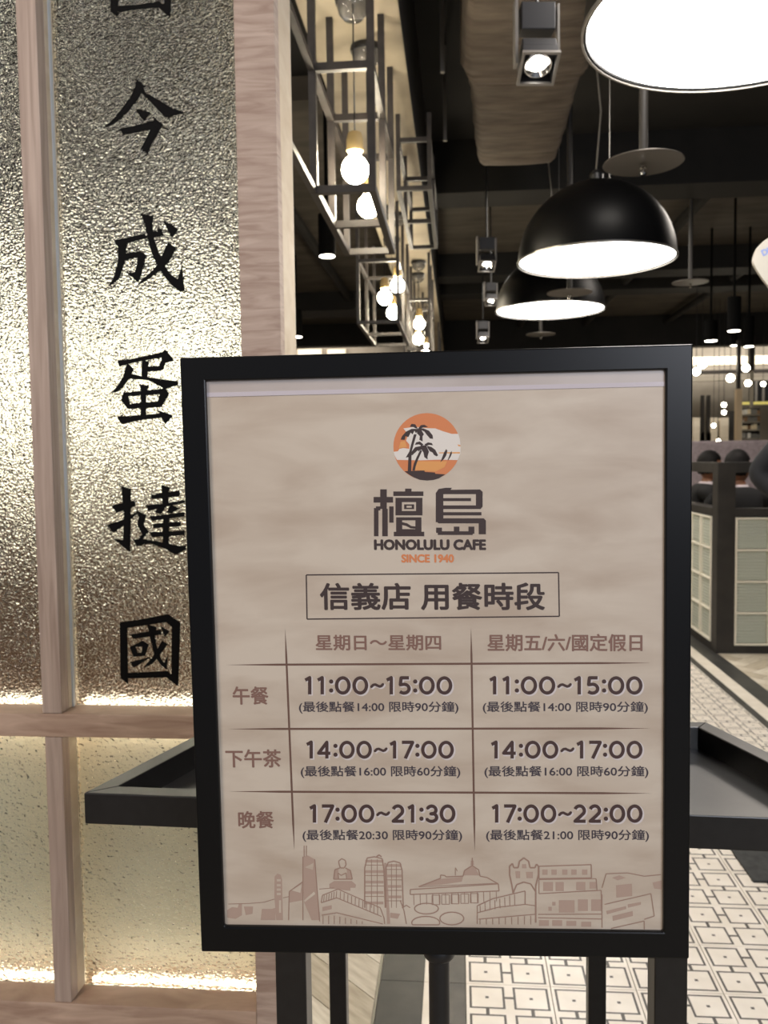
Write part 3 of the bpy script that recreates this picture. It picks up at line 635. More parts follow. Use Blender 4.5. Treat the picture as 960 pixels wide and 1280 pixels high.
# long frame running back towards the entrance
t = thing('hanging_rail', 'bronze rail pair running from the nearest cage toward the entrance', 'rail', (-.494, 2.4, 2.185))
for z in (0, .415): bx('bar', CAGEM, t, -.011, .011, -.5, .588, z, z+.022)
for y in (-.5,): bx('bar', CAGEM, t, -.011, .011, y-.022, y, 0, .815)
n_b = [0]
def bulb(x, y, z, r, label, grp='glowing globe bulbs in the cages', ztop=3.0, sock=True):
    t = thing('pendant_bulb', label, 'light bulb', (x, y, z), group=grp)
    prof = [(max(.001, r*math.sin(a)), -r*math.cos(a)) for a in [PI*k/14 for k in range(12)]] + [(r*.42, r*.98), (r*.40, r*1.15)]
    MB().lathe(prof, 24).build('bulb', BULB, t, smooth=True)
    MB().lathe([(r*.45, r*1.15), (r*.62, r*1.3), (r*.62, r*2.1), (r*.5, r*2.6), (r*.2, r*2.75)], 20).build('socket', SOCK, t, smooth=True)
    MB().tube([(0, 0, r*2.7), (0, 0, ztop-z-.02)], .003, 6).build('cord', BLACK, t)
    MB().lathe([(.065, 0), (.068, .012), (.065, .025)], 28, (0, 0, ztop-z-.025)).build('canopy', BLACK, t, smooth=True)
    MB().lathe([(.012, -.062), (.035, -.055), (.053, -.035), (.062, -.005), (.062, 0)], 28, (0, 0, ztop-z-.026)).build('glass_bowl', GL2, t, smooth=True)
P = at(444, 212, 3.3); bulb(P.x, 3.3, P.z, .052, 'globe bulb with pale wood socket, nearest in the first cage')
P = at(460.5, 258, 3.69); bulb(P.x, 3.69, P.z, .048, 'globe bulb hanging lower, at the back of the first cage')
for (u, v, y, lab) in ((481, 372, 5.98, 'left upper bulb in the second cage'), (497, 357, 6.15, 'right upper bulb in the second cage'), (491, 391, 6.8, 'lowest bulb in the second cage'),
                       (524, 405, 7.6, 'upper bulb in the third cage'), (523, 424, 8.1, 'lower bulb in the third cage'), (533, 437, 9.4, 'bulb in the fourth cage')):
    P = at(u, v, y); bulb(P.x, y, P.z, .05, lab)

# ------------------------------------------------------------------ dome pendants
DOMEM = mat('glossy_black_enamel', (7, 7, 8), 0.42, Specular_IOR_Level=.12)
DIFF = mat('opal_diffuser', (255, 255, 250), 0.4, emit=(1.0, 0.96, 0.90), es=13)
SILV = mat('brushed_steel', (150, 146, 140), 0.35, .8)
def dome(x, y, z, r, label):
    t = thing('dome_pendant', label, 'pendant lamp', (x, y, z), group='black dome pendant lamps')
    A = [PI/2*k/16 for k in range(17)]
    outer = [(r*math.cos(a), r*math.sin(a)) for a in A]; outer[-1] = (.012, r)
    inner = [((r-.006)*math.cos(a), (r-.006)*math.sin(a)) for a in reversed(A)]; inner[0] = (.012, r-.006)
    MB().lathe(outer+inner, 64, closed=True).build('shade', DOMEM, t, smooth=True)
    MB().lathe([(r-.001, -.004), (r+.004, -.004), (r+.004, .004), (r-.001, .004)], 64, closed=True).build('rim', SILV, t, smooth=True)
    MB().lathe([(r-.008, .004), (r-.008, .010)], 64).build('diffuser', DIFF, t)
    MB().lathe([(.03, r-.004), (.03, r+.03), (.012, r+.05)], 20).build('cap', BLACK, t, smooth=True)
    MB().tube([(0, 0, r+.05), (.02, 0, r+.3), (-.01, 0, r+.6), (0, 0, 3.7-z)], .004, 6).build('cord', SILV, t, smooth=True)
    MB().tube([(.06, .02, r-.01), (.06, .02, 3.7-z)], .0015, 5).build('suspension_wire', SILV, t)
DR = .338
P = at(745, 326, 3.85); dome(P.x, 3.85, P.z, DR, 'black dome pendant lamp in the middle of the row, largest wholly visible')
P2 = at(687.5, 388, 5.67); dome(P2.x, 5.67, P2.z, .348, 'black dome pendant lamp farthest in the row, partly hidden by the next')
dome(P.x+.005, 1.86, P.z+.035, .345, 'nearest black dome pendant lamp cut off by the top of the frame')

# ------------------------------------------------------------------ sprinklers with collector plates
PIPE = mat('grey_painted_pipe', (50, 47, 44), 0.5); PLATE = mat('grey_metal_plate', (104, 99, 94), 0.4, .5)
def sprinkler(u, v, y, label, pr=.14):
    P = at(u, v, y); t = thing('sprinkler', label, 'sprinkler', P, group='sprinklers with round plates')
    MB().lathe([(pr, -.002), (pr+.002, 0), (pr, .003)], 48).build('collector_plate', PLATE, t, smooth=True)
    MB().tube([(0, 0, .003), (0, 0, 3.7-P.z)], .016, 12).build('drop_pipe', PIPE, t, smooth=True)
    MB().lathe([(.012, -.01), (.013, -.018), (.007, -.022), (.007, -.034), (.013, -.036), (.011, -.042)], 16).build('nozzle', CHR, t, smooth=True)
sprinkler(804, 204, 3.2, 'sprinkler with the largest round plate, above the middle dome pendant')
sprinkler(712, 366, 5.12, 'sprinkler plate seen in front of the farthest dome pendant', .13)
sprinkler(676, 418, 8.4, 'smallest sprinkler plate, just above the poster frame')
sprinkler(863, 353, 7.1, 'sprinkler plate to the right of the middle dome pendant')

# ------------------------------------------------------------------ wrapped duct
DUCT = mat('grey_brown_duct_wrap', (98, 88, 78), 0.85); add_noise(DUCT, (86, 76, 67), (112, 101, 90), scale=(1.5, 6, 1.5), nscale=3, detail=7, bump=.6, bdist=.02)
def duct():
    st = [(2.6, 590, 728, -130), (3.48, 588, 735, 2), (3.9, 583, 736, 60), (4.25, 581, 735, 103), (4.33, 584, 732, 110), (4.42, 590, 722, 122), (4.8, 594, 712, 152), (5.3, 597, 700, 186), (5.6, 600, 692, 214)]
    m = MB(); n = len(st); zb = 3.12; ring = []
    prof = [(0, 1.0), (0, .12), (.02, .04), (.07, 0), (.3, -.012), (.5, -.016), (.7, -.012), (.93, 0), (.98, .04), (1, .12), (1, 1.0)]
    vs = []; nx = 11
    for i in range(60):
        f = i/59*(n-1); k = min(int(f), n-2); q = f-k
        Y = st[k][0]*(1-q)+st[k+1][0]*q; u0 = st[k][1]*(1-q)+st[k+1][1]*q; u1 = st[k][2]*(1-q)+st[k+1][2]*q
        H = zb-CAM.z; xa = (u0-572)/1062*Y; xb = (u1-572)/1062*Y
        wob = .006*math.sin(i*1.3)+.004*math.sin(i*2.9+1)
        for (a, h) in prof:
            vs.append((xa+(xb-xa)*a + (wob if a in (0, 1) else 0), Y, zb + h*.5 + wob*(1-min(1, h)) ))
    fs = []
    for i in range(59):
        for k in range(nx-1): fs.append((i*nx+k, i*nx+k+1, (i+1)*nx+k+1, (i+1)*nx+k))
    fs.append(tuple(range(nx))); fs.append(tuple(reversed(range(59*nx, 60*nx)))); fs += [(i*nx, (i+1)*nx, (i+1)*nx+nx-1, i*nx+nx-1) for i in range(59)]
    m.add(vs, fs); c = Vector((.35, 4.2, 0)); m.v = [(x-c.x, y-c.y, z) for x, y, z in m.v]
    t = thing('air_duct', 'grey fabric wrapped air duct under the black ceiling', 'duct', c)
    m.build('duct_wrap', DUCT, t, smooth=True)
    for y in (3.0, 4.3, 5.2):
        bx('hanger', SILV, t, -.42, -.40, y-c.y, y-c.y+.02, 3.15, 3.7)
duct()

# ------------------------------------------------------------------ square spotlights
SPOTL = mat('spot_lens_glow', (255, 255, 255), 0.3, emit=(1, .96, .9), es=14)
GRY = mat('grey_spot_housing', (52, 52, 55), 0.4, .3); LGT = mat('pale_grey_bezel', (130, 126, 122), 0.35, .3)
def spot(u, v, y, s, label, ztop=3.7, bright=1):
    P = at(u, v, y); t = thing('track_spotlight', label, 'spotlight', P, rz=.12, group='square adjustable spotlights')
    h = s
    bx('gear_box', GRY, t, -h*.9, h*.9, -h*.1, h*.9, h*2.0, h*3.4, .003)
    bx('bracket', LGT, t, -h*1.25, -h*1.1, -h*.2, h*.5, h*.2, h*3.5); bx('bracket', LGT, t, h*1.0, h*1.12, -h*.1, h*.5, h*.8, h*3.3)
    head = thing('lamp_head', None, None); head.parent = t; head.rotation_euler = (math.radians(-28), 0, 0)
    del_ = None
    for (a, b, c, d) in ((-h, -h*.86, -h, h), (h*.86, h, -h, h), (-h*.86, h*.86, -h, -h*.86), (-h*.86, h*.86, h*.86, h)):
        bx('bezel', LGT, head, a, b, c, d, -h*.05, h*.12)
    bx('housing', GRY, head, -h*.9, h*.9, -h*.9, h*.9, h*.65, h*1.2, .003)
    for (a, b, c, d) in ((-h*.9, -h*.84, -h*.9, h*.9), (h*.84, h*.9, -h*.9, h*.9), (-h*.84, h*.84, -h*.9, -h*.84), (-h*.84, h*.84, h*.84, h*.9)):
        bx('housing', GRY, head, a, b, c, d, h*.12, h*.66)
    MB().lathe([(h*.72, h*.2), (h*.45, h*.6), (h*.40, h*.6), (h*.68, h*.2)], 24, closed=True).build('reflector', CHR, head, smooth=True)
    MB().lathe([(h*.42, h*.40), (h*.42, h*.5)], 24).build('lens', SPOTL, head)
    MB().tube([(0, h*.3, h*3.4), (0, h*.3, ztop-P.z)], .006, 8).build('stem', BLACK, t)
spot(673, 86, 2.9, .062, 'large square spotlight hanging below the wrapped duct', 3.095)
spot(609, 333, 6.2, .06, 'square spotlight left of the middle dome pendant, upper one')
spot(614, 378, 7.6, .05, 'square spotlight below the upper one, beside the far dome')
spot(604, 425, 9.5, .06, 'lowest square spotlight just above the poster frame')

# cylinder downlights
WGL = mat('downlight_glow', (255, 255, 255), 0.3, emit=(1, .93, .8), es=12)
CYLB = mat('matt_black_cylinder', (6, 6, 6), 0.8, Specular_IOR_Level=.1)
def downlight(u, v, y, r, h, label):
    P = at(u, v, y); t = thing('cylinder_downlight', label, 'downlight', P, group='black cylinder downlights on the ceiling')
    MB().lathe([(r, 0), (r, h)], 24).build('housing', CYLB, t, smooth=True)
    MB().lathe([(r*.9, -.004), (r*.9, .0)], 24).build('lens', WGL, t)
    if P.z+h < 3.69: MB().tube([(0, 0, h), (0, 0, 3.7-P.z)], .012, 8).build('stem', CYLB, t)
for a in ((409, 320, 5.5, .055, .26, 'black cylinder downlight left of the nearest lamp cage'), (371, 421, 9.5, .065, .3, 'far downlight beside the wooden post, partly hidden'),
          (888.5, 426, 9.0, .065, .2, 'round downlight above the right end of the poster frame'), (917.5, 413.5, 8.0, .058, .3, 'highest of the downlights at the right edge'),
          (917, 432, 12.5, .05, .3, 'smallest downlight, under the highest one at right'), (936, 433, 9.0, .05, .3, 'rightmost cylinder downlight above the far shop front')):
    downlight(*a)

# ------------------------------------------------------------------ glass block half wall
hwall = thing('glass_block_partition', 'charcoal half wall with glass blocks at the seating booth', 'partition', (1.65, 5.4, 0))
def hb(name, m, x0, x1, y0, y1, z0, z1, bv=.002): c = hwall.location; return bx(name, m, hwall, x0-c.x, x1-c.x, y0-c.y, y1-c.y, z0, z1, bv)
MORT = mat('cream_block_frame', (236, 230, 214), 0.6); BLK = mat('rippled_glass_block', (214, 220, 206), 0.2, Transmission_Weight=.3, IOR=1.4)
N, L, b = nodes(BLK); wv = N.new('ShaderNodeTexWave'); wv.bands_direction = 'Z'; wv.inputs['Scale'].default_value = 16; wv.inputs['Distortion'].default_value = .6
tc = N.new('ShaderNodeTexCoord'); bp = N.new('ShaderNodeBump'); bp.inputs['Strength'].default_value = .6; bp.inputs['Distance'].default_value = .006
L.new(tc.outputs['Object'], wv.inputs[0]); L.new(wv.outputs[1], bp.inputs['Height']); L.new(bp.outputs[0], b.inputs['Normal'])
HX, HY = 1.626, 5.5; D = .10
hb('corner_post', DGREY, HX, HX+.11, HY, HY+.11, 0, 1.213)
ex = HX+.11+.02+.62+.02
# front run (facing the entrance)
hb('rail', DGREY, HX+.11, ex, HY, HY+D, 1.147, 1.213); hb('rail', DGREY, HX+.11, ex, HY, HY+D, .868, .921); hb('plinth', DGREY, HX+.11, ex, HY, HY+D, 0, .05); hb('end_post', DGREY, ex, ex+.08, HY, HY+D, 0, 1.213)
# side run (along the aisle)
ey = HY+.11+1.24
hb('rail', DGREY, HX, HX+D, HY+.11, ey, 1.147, 1.213); hb('rail', DGREY, HX, HX+D, HY+.11, ey, .868, .921); hb('plinth', DGREY, HX, HX+D, HY+.11, ey, 0, .05); hb('end_post', DGREY, HX, HX+D, ey, ey+.08, 0, 1.213)
bs = .19; fw = .012; pit = bs+fw
def frame_run(x, y, dx, ncol, inset_, bs=.19):
    pit = bs+fw
    L_ = ncol*pit+fw
    def fb(a0, a1, z0, z1):
        if dx: hb('block_frame', MORT, x+a0, x+a1, y-.004, y+D-.01, z0, z1, .001)
        else: hb('block_frame', MORT, x-.004, x+D-.01, y+a0, y+a1, z0, z1, .001)
    for k in range(5): fb(0, L_, ( .052)+k*(.812-fw)/4, ( .052)+k*(.812-fw)/4+fw)
    for k in range(ncol+1):
        for r_ in range(4): fb(k*pit, k*pit+fw, ( .052)+fw+r_*(.812-fw)/4, ( .052)+(r_+1)*(.812-fw)/4)
    for k in range(ncol):
        for r_ in range(4):
            z0 = ( .052)+fw+r_*(.812-fw)/4+.001; z1 = z0+(.812-fw)/4-fw-.002; a0 = k*pit+fw+.001; a1 = a0+bs-.002
            m = MB()
            if dx: cxx, cyy = x+(a0+a1)/2, y+.045; m.box(-(a1-a0)/2, (a1-a0)/2, -.035, .035, -(z1-z0)/2, (z1-z0)/2)
            else: cxx, cyy = x+.045, y+(a0+a1)/2; m.box(-.035, .035, -(a1-a0)/2, (a1-a0)/2, -(z1-z0)/2, (z1-z0)/2)
            o = m.build('glass_block', BLK, hwall, bevel=.012); c = hwall.location; o.location = (cxx-c.x, cyy-c.y, (z0+z1)/2)
frame_run(HX+.112, HY, True, 3, 0)
frame_run(HX, HY+.125, False, 5, 0, .228)

# booth seat, banquette wall
LILAC = mat('lilac_grey_upholstery', (150, 138, 142), 0.8); add_noise(LILAC, (140, 128, 132), (160, 148, 152), nscale=30, bump=.2)
bq = thing('banquette_wall', 'lilac grey padded low wall behind the seated guests', 'partition', (3.2, 8.6, 0))
bx('padding', LILAC, bq, -1.6, 2.4, -.08, .06, .3, 1.40, .02); bx('base', DGREY, bq, -1.62, 2.42, -.07, .1, 0, .3)
bn = thing('booth_bench', 'dark upholstered bench under the nearer guest', 'bench', (1.97, 6.02, 0), math.radians(180))
bx('seat', LILAC, bn, -.22, .22, -.22, .28, .33, .425, .02); bx('base', DGREY, bn, -.20, .20, -.02, .26, 0, .33)
bn = thing('booth_bench', 'upholstered bench under the farther guest', 'bench', (1.86, 7.05, 0), math.radians(90))
bx('seat', LILAC, bn, -.22, .22, -.22, .11, .33, .425, .02); bx('base', DGREY, bn, -.20, .20, -.02, .10, 0, .33)

# ------------------------------------------------------------------ people
SUIT = mat('black_suit_cloth', (18, 18, 20), 0.85); NAVY = mat('navy_cloth', (11, 12, 18), 0.85); TROU = mat('dark_trousers', (30, 30, 34), 0.85)
SKIN = mat('skin', (142, 96, 70), 0.55, Subsurface_Weight=.1); HAIR = mat('black_hair', (14, 12, 12), 0.65, Specular_IOR_Level=.2); COLR = mat('pale_collar_cloth', (214, 202, 206), 0.7); SHOE = mat('black_shoe', (14, 14, 14), 0.4)
def skinned(name, verts, edges, radii, root, parent, mats, pick=None):
    me = bpy.data.meshes.new(name); me.from_pydata(verts, edges, []); o = bpy.data.objects.new(name, me); COL.objects.link(o)
    md = o.modifiers.new('skin', 'SKIN'); md.use_smooth_shade = True; me.skin_vertices.new() if not me.skin_vertices else None
    for i, rr in enumerate(radii):
        d = me.skin_vertices[0].data[i]; d.radius = rr if isinstance(rr, tuple) else (rr, rr); d.use_root = (i == root)
    sb = o.modifiers.new('sub', 'SUBSURF'); sb.levels = sb.render_levels = 2
    dg = bpy.context.evaluated_depsgraph_get(); dg.update(); m2 = bpy.data.meshes.new_from_object(o.evaluated_get(dg)); bpy.data.objects.remove(o)
    m2.name = name; m2.materials.clear()
    for m in mats: m2.materials.append(m)
    for p in m2.polygons: p.use_smooth = True; p.material_index = pick(p.center) if pick else 0
    o = bpy.data.objects.new(name, m2); COL.objects.link(o); o.parent = parent; return o
def head_parts(t, hz, yaw, tilt, collar=True, hairvol=1.0, neckc=(0, 0)):
    hd = thing('head', None, None); hd.parent = t; hd.location = (neckc[0], neckc[1], hz); hd.rotation_euler = (tilt, 0, yaw)
    bm = bmesh.new(); bmesh.ops.create_icosphere(bm, subdivisions=4, radius=1)
    for v in bm.verts:
        x, y, z = v.co; sx = .076*(1-.18*max(0, -z)**1.5); sy = .094; sz = .115
        px_, py_, pz_ = x*sx, y*sy, z*sz
        if y < 0 and z < 0: py_ *= (1-.12*(-z))
        # face looks to -y : brow, eye sockets, nose, lips, chin
        def bumpf(cx_, cz_, rx, rz, amt):
            g = math.exp(-((px_-cx_)/rx)**2-((pz_-cz_)/rz)**2); return amt*g if y < 0 else 0
        py_ -= bumpf(0, -.02, .010, .020, .020)+bumpf(0, -.032, .016, .008, .012)+bumpf(0, -.062, .022, .006, .007)+bumpf(0, -.095, .025, .012, .008)+bumpf(0, .028, .045, .008, .004)
        for s in (-1, 1): py_ += bumpf(s*.030, .006, .014, .010, .009)
        v.co = (px_, py_, pz_)
    me = bpy.data.meshes.new('face'); bm.to_mesh(me); bm.free(); me.materials.append(SKIN)
    for p in me.polygons: p.use_smooth = True
    o = bpy.data.objects.new('face', me); COL.objects.link(o); o.parent = hd
    for s in (-1, 1):
        MB().lathe([(.001, -.024), (.012, -.020), (.017, 0), (.018, .016), (.008, .026), (.001, .027)], 12).build('ear', SKIN, hd, smooth=True)
        e = hd.children[-1]
    ears = [c for c in hd.children if c.name.startswith('ear')]
    for s, e in zip((-1, 1), ears): e.location = (s*.075, .008, -.005); e.scale = (.45, 1, 1)
    WH = mat('eye_white', (230, 228, 222), .3)
    for s in (-1, 1):
        e = MB().lathe([(max(.0005, .011*math.sin(a)), -.011*math.cos(a)) for a in [PI*k/8 for k in range(9)]], 12).build('eye', [WH], hd, smooth=True); e.location = (s*.030, -.074, .006)
        e = MB().lathe([(max(.0004, .005*math.sin(a)), -.005*math.cos(a)) for a in [PI*k/6 for k in range(7)]], 10).build('iris', [SHOE], hd, smooth=True); e.location = (s*.030, -.082, .006)
    MB().box(-.02, .02, -.093, -.085, -.064, -.060).build('mouth', mat('lips', (150, 84, 74), .5), hd, bevel=.0015)
    bm = bmesh.new(); bmesh.ops.create_icosphere(bm, subdivisions=4, radius=1); rr = random.Random(3)
    for v in bm.verts:
        x, y, z = v.co; k = 1+.03*math.sin(22*x+9*z)*math.cos(17*y)
        v.co = (x*.087*k*hairvol, y*.104*k*hairvol+.008, z*.122*k*hairvol+.010)
    geo = [v for v in bm.verts if (v.co.y < -.02 and v.co.z < .05) or v.co.z < -.062 or (abs(v.co.x) > .05 and v.co.y < .012 and v.co.z < .01)]
    bmesh.ops.delete(bm, geom=geo, context='VERTS'); me = bpy.data.meshes.new('hair'); bm.to_mesh(me); bm.free(); me.materials.append(HAIR)
    for p in me.polygons: p.use_smooth = True
    o = bpy.data.objects.new('hair', me); COL.objects.link(o); o.parent = hd; s_ = o.modifiers.new('thick', 'SOLIDIFY'); s_.thickness = .012
def fingers(base, d, up, verts, edges, radii, parent_i, s=1):
    """five separate fingers rooted in the palm vertex parent_i; d = hand direction, up = back of hand"""
    side = d.cross(up).normalized()
    for k, (off, ln) in enumerate(((-.030, .062), (-.010, .078), (.010, .074), (.028, .058))):
        p0 = base + side*off*s + d*.045; p1 = p0 + d*ln*.55 - up*.008; p2 = p0 + d*ln*.85 - up*.028
        i = len(verts); verts += [p0, p1, p2]; edges += [(parent_i, i), (i, i+1), (i+1, i+2)]; radii += [.009, .0085, .007]
    p0 = base - side*.035*s + d*.002; p1 = p0 - side*.022*s + d*.028 - up*.01; p2 = p1 + d*.026 - up*.01
    i = len(verts); verts += [p0, p1, p2]; edges += [(parent_i, i), (i, i+1), (i+1, i+2)]; radii += [.011, .0095, .008]
def seated(label, loc, rz, lean=.1, turn=0, cloth=None):
    t = thing('person', label, 'person', loc, rz)
    V = Vector; v = []; e = []; r = []
    def add(p, rad, par=None):
        v.append(V(p)); r.append(rad)
        if par is not None: e.append((par, len(v)-1))
        return len(v)-1
    pel = add((0, 0, .54), (.155, .12)); wai = add((0, -.02-lean*.2, .68), (.13, .10), pel); che = add((0, -.05-lean*.5, .86), (.165, .115), wai); up_ = add((0, -.06-lean*.7, .98), (.12, .085), che)
    nk = add((0, -.07-lean*.8, 1.045), (.052, .052), up_); hd = add((0, -.08-lean*.85, 1.12), (.046, .046), nk)
    for s in (-1, 1):
        sh = add((s*.185, -.06-lean*.65, .975), (.062, .06), up_); el = add((s*.25, -.14-lean, .74), .045, sh); wr = add((s*.13, -.36-lean, .735), .029, el); pm = add((s*.10, -.43-lean, .735), (.034, .018), wr)
        fingers(V((s*.10, -.43-lean, .735)), V((-s*.25, -.97, -.05)).normalized(), V((0, 0, 1)), v, e, r, pm, -s)
        hp = add((s*.10, -.03, .53), .085, pel); kn = add((s*.13, -.44, .53), .062, hp); an = add((s*.13, -.47, .12), .042, kn); hl = add((s*.13, -.45, .055), .042, an); to = add((s*.135, -.63, .045), .036, hl)
    cl = cloth or SUIT
    def pick(c):
        if c.z > 1.07: return 1 if abs(c.x) < .062 else 0
        if c.z < .09: return 3
        if c.y < -.385-lean and c.z > .65: return 1
        if c.z < .60: return 2
        return 0
    skinned('body', v, e, r, 0, t, [cl, SKIN, TROU, SHOE], pick)
    ny = -.08-lean*.85
    MB().lathe([(.060, -.012), (.066, .0), (.062, .014), (.056, .020), (.054, .014), (.056, -.012)], 24, (0, ny+.012, 1.05), closed=True).build('collar', COLR, t, smooth=True)
    head_parts(t, 1.19, turn, -.05, neckc=(0, ny-.012)); return t
P = at(922, 600, 6.35)
seated('dark haired guest with pale collar and black suit, nearer one behind glass blocks', (1.97, 6.02, -.02), math.radians(180), .1, -.9)
seated('guest in black suit with low dark hair, farther one behind the half wall', (1.83, 7.05, -.02), math.radians(90), .12, .3)
def standing(label, loc, rz):
    t = thing('person', label, 'person', loc, rz); V = Vector; v = []; e = []; r = []
    def add(p, rad, par=None):
        v.append(V(p)); r.append(rad)
        if par is not None: e.append((par, len(v)-1))
        return len(v)-1
    pel = add((0, 0, .95), (.155, .115)); wai = add((0, 0, 1.08), (.14, .10), pel); che = add((0, 0, 1.27), (.175, .125), wai); up_ = add((0, .005, 1.41), (.13, .09), che)
    nk = add((0, 0, 1.475), (.052, .052), up_); add((0, -.01, 1.55), (.046, .046), nk)
    for s in (-1, 1):
        sh = add((s*.19, .005, 1.40), (.066, .064), up_)
        if s < 0: el = add((s*.385, .05, 1.165), .060, sh); wr = add((s*.22, -.10, 1.02), .036, el); hp_ = V((s*.165, -.14, .985)); d = V((-s*.6, -.6, -.5)).normalized()
        else: el = add((s*.25, .03, 1.13), .050, sh); wr = add((s*.27, -.06, .90), .032, el); hp_ = V((s*.27, -.08, .82)); d = V((0, -.2, -1)).normalized()
        pm = add(hp_, (.034, .018), wr); fingers(hp_, d, d.cross(V((1, 0, 0))).normalized()*-1, v, e, r, pm, -s)
        hp = add((s*.10, 0, .90), .095, pel); kn = add((s*.11, -.01, .50), .062, hp); an = add((s*.115, .01, .11), .042, kn); hl = add((s*.115, .02, .05), .042, an); add((s*.125, -.15, .04), .035, hl)
    def pick(c):
        if c.z > 1.455: return 1 if abs(c.x) < .07 else 0
        if c.z < .09: return 3
        if c.z < 1.0 and abs(c.x) > .12 and c.z > .72 and (c.y < -.075): return 1
        if c.z < .93: return 2
        return 0
    skinned('body', v, e, r, 0, t, [NAVY, SKIN, TROU, SHOE], pick)
    head_parts(t, 1.635, 0, 0, neckc=(0, -.015)); return t
standing('person in navy jacket with bent elbow at the right edge', (1.72, 3.9, 0), math.radians(-8))

# ------------------------------------------------------------------ white hanging sign at right edge
TAGM = mat('white_plastic_sign', (176, 170, 158), 0.45); BLU = mat('blue_print', (120, 136, 190), 0.6)
def hanging_sign():
    Y = 2.4; c = at(972, 325, Y); t = thing('hanging_sign', 'white rounded hanging sign with blue letters at the right edge', 'sign', c)
    pts = [at(u, v, Y)-c for u, v in ((941,322),(940.3,327),(941,331),(946,340),(953,350),(962,362),(972,372),(984,372),(1000,350),(1006,330),(1004,312),(995,300),(980,293),(965,295),(955,301),(946,310),(943,316))]
    m = MB(); n = len(pts); m.add([(p.x, -.006, p.z) for p in pts]+[(p.x, .006, p.z) for p in pts], [tuple(range(n)), tuple(reversed(range(n, 2*n)))]+[(i, (i+1) % n, n+(i+1) % n, n+i) for i in range(n)])
    m.build('board', TAGM, t, bevel=.002)
    cu = bpy.data.curves.new('t', 'FONT'); cu.body = 'DUA'; cu.size = .022; cu.offset = .001; ob = bpy.data.objects.new('t', cu); COL.objects.link(ob)
    me = bpy.data.meshes.new_from_object(ob.evaluated_get(bpy.context.evaluated_depsgraph_get())); bpy.data.objects.remove(ob)
    a = math.radians(25); p0 = at(952.5, 321, Y)-c
    for q in me.vertices:
        x, y = q.co.x, q.co.y; q.co = (p0.x+x*math.cos(a)-y*math.sin(a), -.0068, p0.z+x*math.sin(a)+y*math.cos(a))
    me.materials.clear(); me.materials.append(BLU); o = bpy.data.objects.new('lettering', me); COL.objects.link(o); o.parent = t
    MB().tube([(0, 0, .06), (0, 0, 3.7-c.z)], .002, 5).build('wire', BLACK, t)
hanging_sign()

# ------------------------------------------------------------------ far shop front (right of the poster)
def back(name, m, u0, u1, v0, v1, Y, d, parent, bevel=0):
    a = at(u0, v1, Y); b = at(u1, v0, Y); c = parent.location
    return bx(name, m, parent, a.x-c.x, b.x-c.x, Y-c.y, Y+d-c.y, a.z-c.z, b.z-c.z, bevel)
COLM = mat('brown_black_column', (40, 34, 30), .5); BEI = mat('beige_cladding', (206, 184, 152), .6); GPAN = mat('grey_beige_panel', (160, 152, 138), .7)
shop = thing('shop_front', 'bright far shop front with cream fascia and grey panels', 'shop front', (5, 15.2, 0))
back('fascia', CREAM, 600, 1060, 442, 463, 15.3, .12, shop); back('dark_beam', COLM, 600, 1060, 463, 469, 15.25, .15, shop); back('soffit_panel', GPAN, 600, 1060, 469, 482, 15.3, .12, shop)
for (u0, u1) in ((867, 875), (889, 897), (900, 911)): back('wall_panel', CREAM, u0, u1, 522, 556, 15.3, .12, shop)
back('dark_panel', DGREY, 912, 921, 514, 556, 15.3, .1, shop); back('dark_window', BLACK, 938, 1060, 474, 506, 15.3, .1, shop)
for k in range(3): back('glass_strip', LGT, 944+k*9, 947+k*9, 476, 505, 15.28, .02, shop)
YEL = mat('yellow_stripe', (206, 190, 90), .5, emit=(.9, .8, .3), es=.3); back('yellow_sign_band', YEL, 925, 1060, 500, 506, 15.15, .04, shop)
p = thing('column', 'dark column with beige lower cladding, at the far shop front', 'column', (*at(924, 560, 11).xy, 0))
back('upper_shaft', COLM, 922, 926.5, 425, 486, 11, .06, p); back('cladding', BEI, 920.5, 928, 486, 555, 10.98, .09, p); back('foot', COLM, 922, 926.5, 555, 574, 11, .06, p)
a_ = at(924, 560, 11); bx('shaft_base', COLM, p, -.03, .03, 0, .06, 0, 1.25)
p = thing('column', 'short dark column on the fascia right of the beige column', 'column', (*at(940, 560, 14).xy, 0)); back('shaft', COLM, 937, 944, 420, 463, 14, .1, p); bx('shaft_base', GPAN, p, -.02, .02, 0.02, .08, 0, 3.0)
for (u, lab) in ((878.5, 'left thin dark post of the pair by the far wall'), (886, 'right thin dark post of the pair by the far wall')):
    p = thing('post', lab, 'post', (*at(u, 560, 13).xy, 0)); back('shaft', COLM, u-2.2, u+2.2, 494, 553, 13, .06, p); bx('shaft_foot', COLM, p, -.028, .028, 0, .06, 0, 1.6)
sh = thing('display_shelf', 'far shelving unit with small goods behind the low wall', 'shelf', (*at(936, 560, 12.5).xy, 0))
back('back_board', COLM, 928, 950, 510, 552, 12.6, .03, sh)
for v in (518, 527, 537, 548): back('shelf_board', GPAN, 928, 950, v, v+1.5, 12.35, .25, sh)
bx('base', COLM, sh, -.12, .16, -.1, .13, 0, 1.3)
rr = random.Random(5); GOODS = [mat('goods_'+n, c, .5) for n, c in (('cream', (224, 208, 176)), ('grey', (120, 118, 112)), ('white', (232, 228, 220)), ('brown', (130, 100, 70)))]
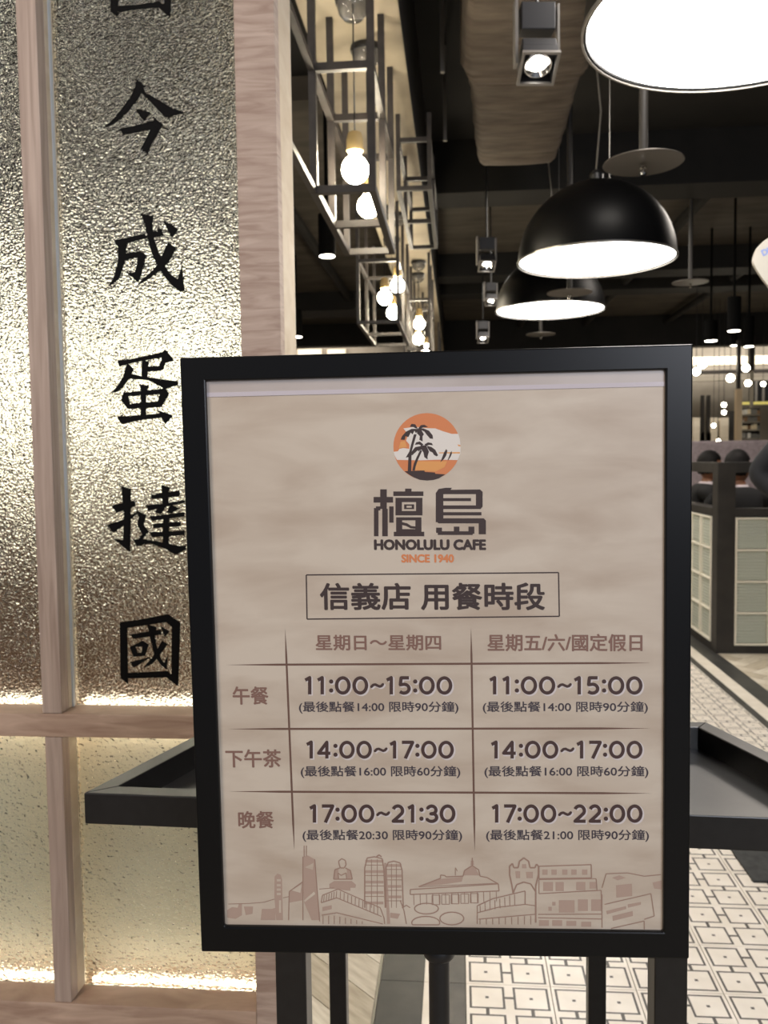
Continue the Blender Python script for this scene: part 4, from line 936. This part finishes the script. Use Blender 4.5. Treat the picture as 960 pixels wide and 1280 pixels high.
for v in (518, 527, 537, 548):
    for u in range(930, 948, 4):
        a = at(u, v, 12.4); h = rr.uniform(.05, .075)
        gi = rr.randrange(4); o = bx('packet', GOODS[gi], None, a.x, a.x+.04, 12.38, 12.5, a.z+.003, a.z+.003+h)
        tag(o, 'small %s packet, %s from the left on the %s shelf of the far unit' % (('cream', 'grey', 'white', 'brown')[gi], ('first', 'second', 'third', 'fourth', 'fifth')[(u-930)//4], {518: 'top', 527: 'second', 537: 'third', 548: 'lowest'}[v]), 'packet', 'packets on the far shelf')
SBULB = mat('shop_bulb', (255, 248, 230), .4, emit=(1, .9, .72), es=30)
for (u, v, y, r_, lab) in ((878, 455, 11.5, .055, 'larger bulb right beside the poster frame corner'), (870.5, 464.5, 10.5, .045, 'bulb touching the edge of the poster frame'), (913, 472.5, 11.5, .05, 'bulb left of the beige column'),
                          (932.5, 460, 12.0, .05, 'bulb right of the dark column top'), (935, 479, 11.5, .04, 'bulb under the one right of the column'), (905, 506, 13, .035, 'small bulb, upper of two over the grey panels'),
                          (905, 515.5, 13.4, .033, 'small bulb, lower of two over the grey panels'), (892, 532, 13, .03, 'tiny bulb between the thin posts and panels'), (898, 551.5, 13, .03, 'lowest tiny bulb just above the lilac wall'), (954, 480, 13.5, .035, 'bulb before the dark shop window')):
    P = at(u, v, y); t = thing('hanging_bulb', lab, 'light bulb', P, group='bulbs hanging before the far shop front')
    MB().lathe([(max(.001, r_*math.sin(a)), -r_*math.cos(a)) for a in [PI*k/8 for k in range(9)]], 16).build('bulb', SBULB, t, smooth=True)
    MB().tube([(0, 0, r_), (0, 0, (3.55 if 11.4 < y < 14.3 else 3.7)-P.z)], .004, 5).build('cord', BLACK, t)
area('fascia_fill', (4.2, 14.95, 3.3), (4.2, 15.6, 2.4), (3.5, .5), 75, (1, .93, .82))  # added area light tucked behind the bulkhead, brightens the fascia
area('left_far_lamp', (-2.6, 15.05, 3.4), (-2.6, 15.9, 3.0), (2, .5), 30, (1, .9, .78))
pn = thing('wall_panel_pair', 'pale panels on the far wall left of the lamp cages', 'panel', (-2.6, 15.9, 0))
for (u0, u1) in ((373, 402), (410, 432)): back('panel', CREAM, u0, u1, 436, 500, 15.9, .05, pn)
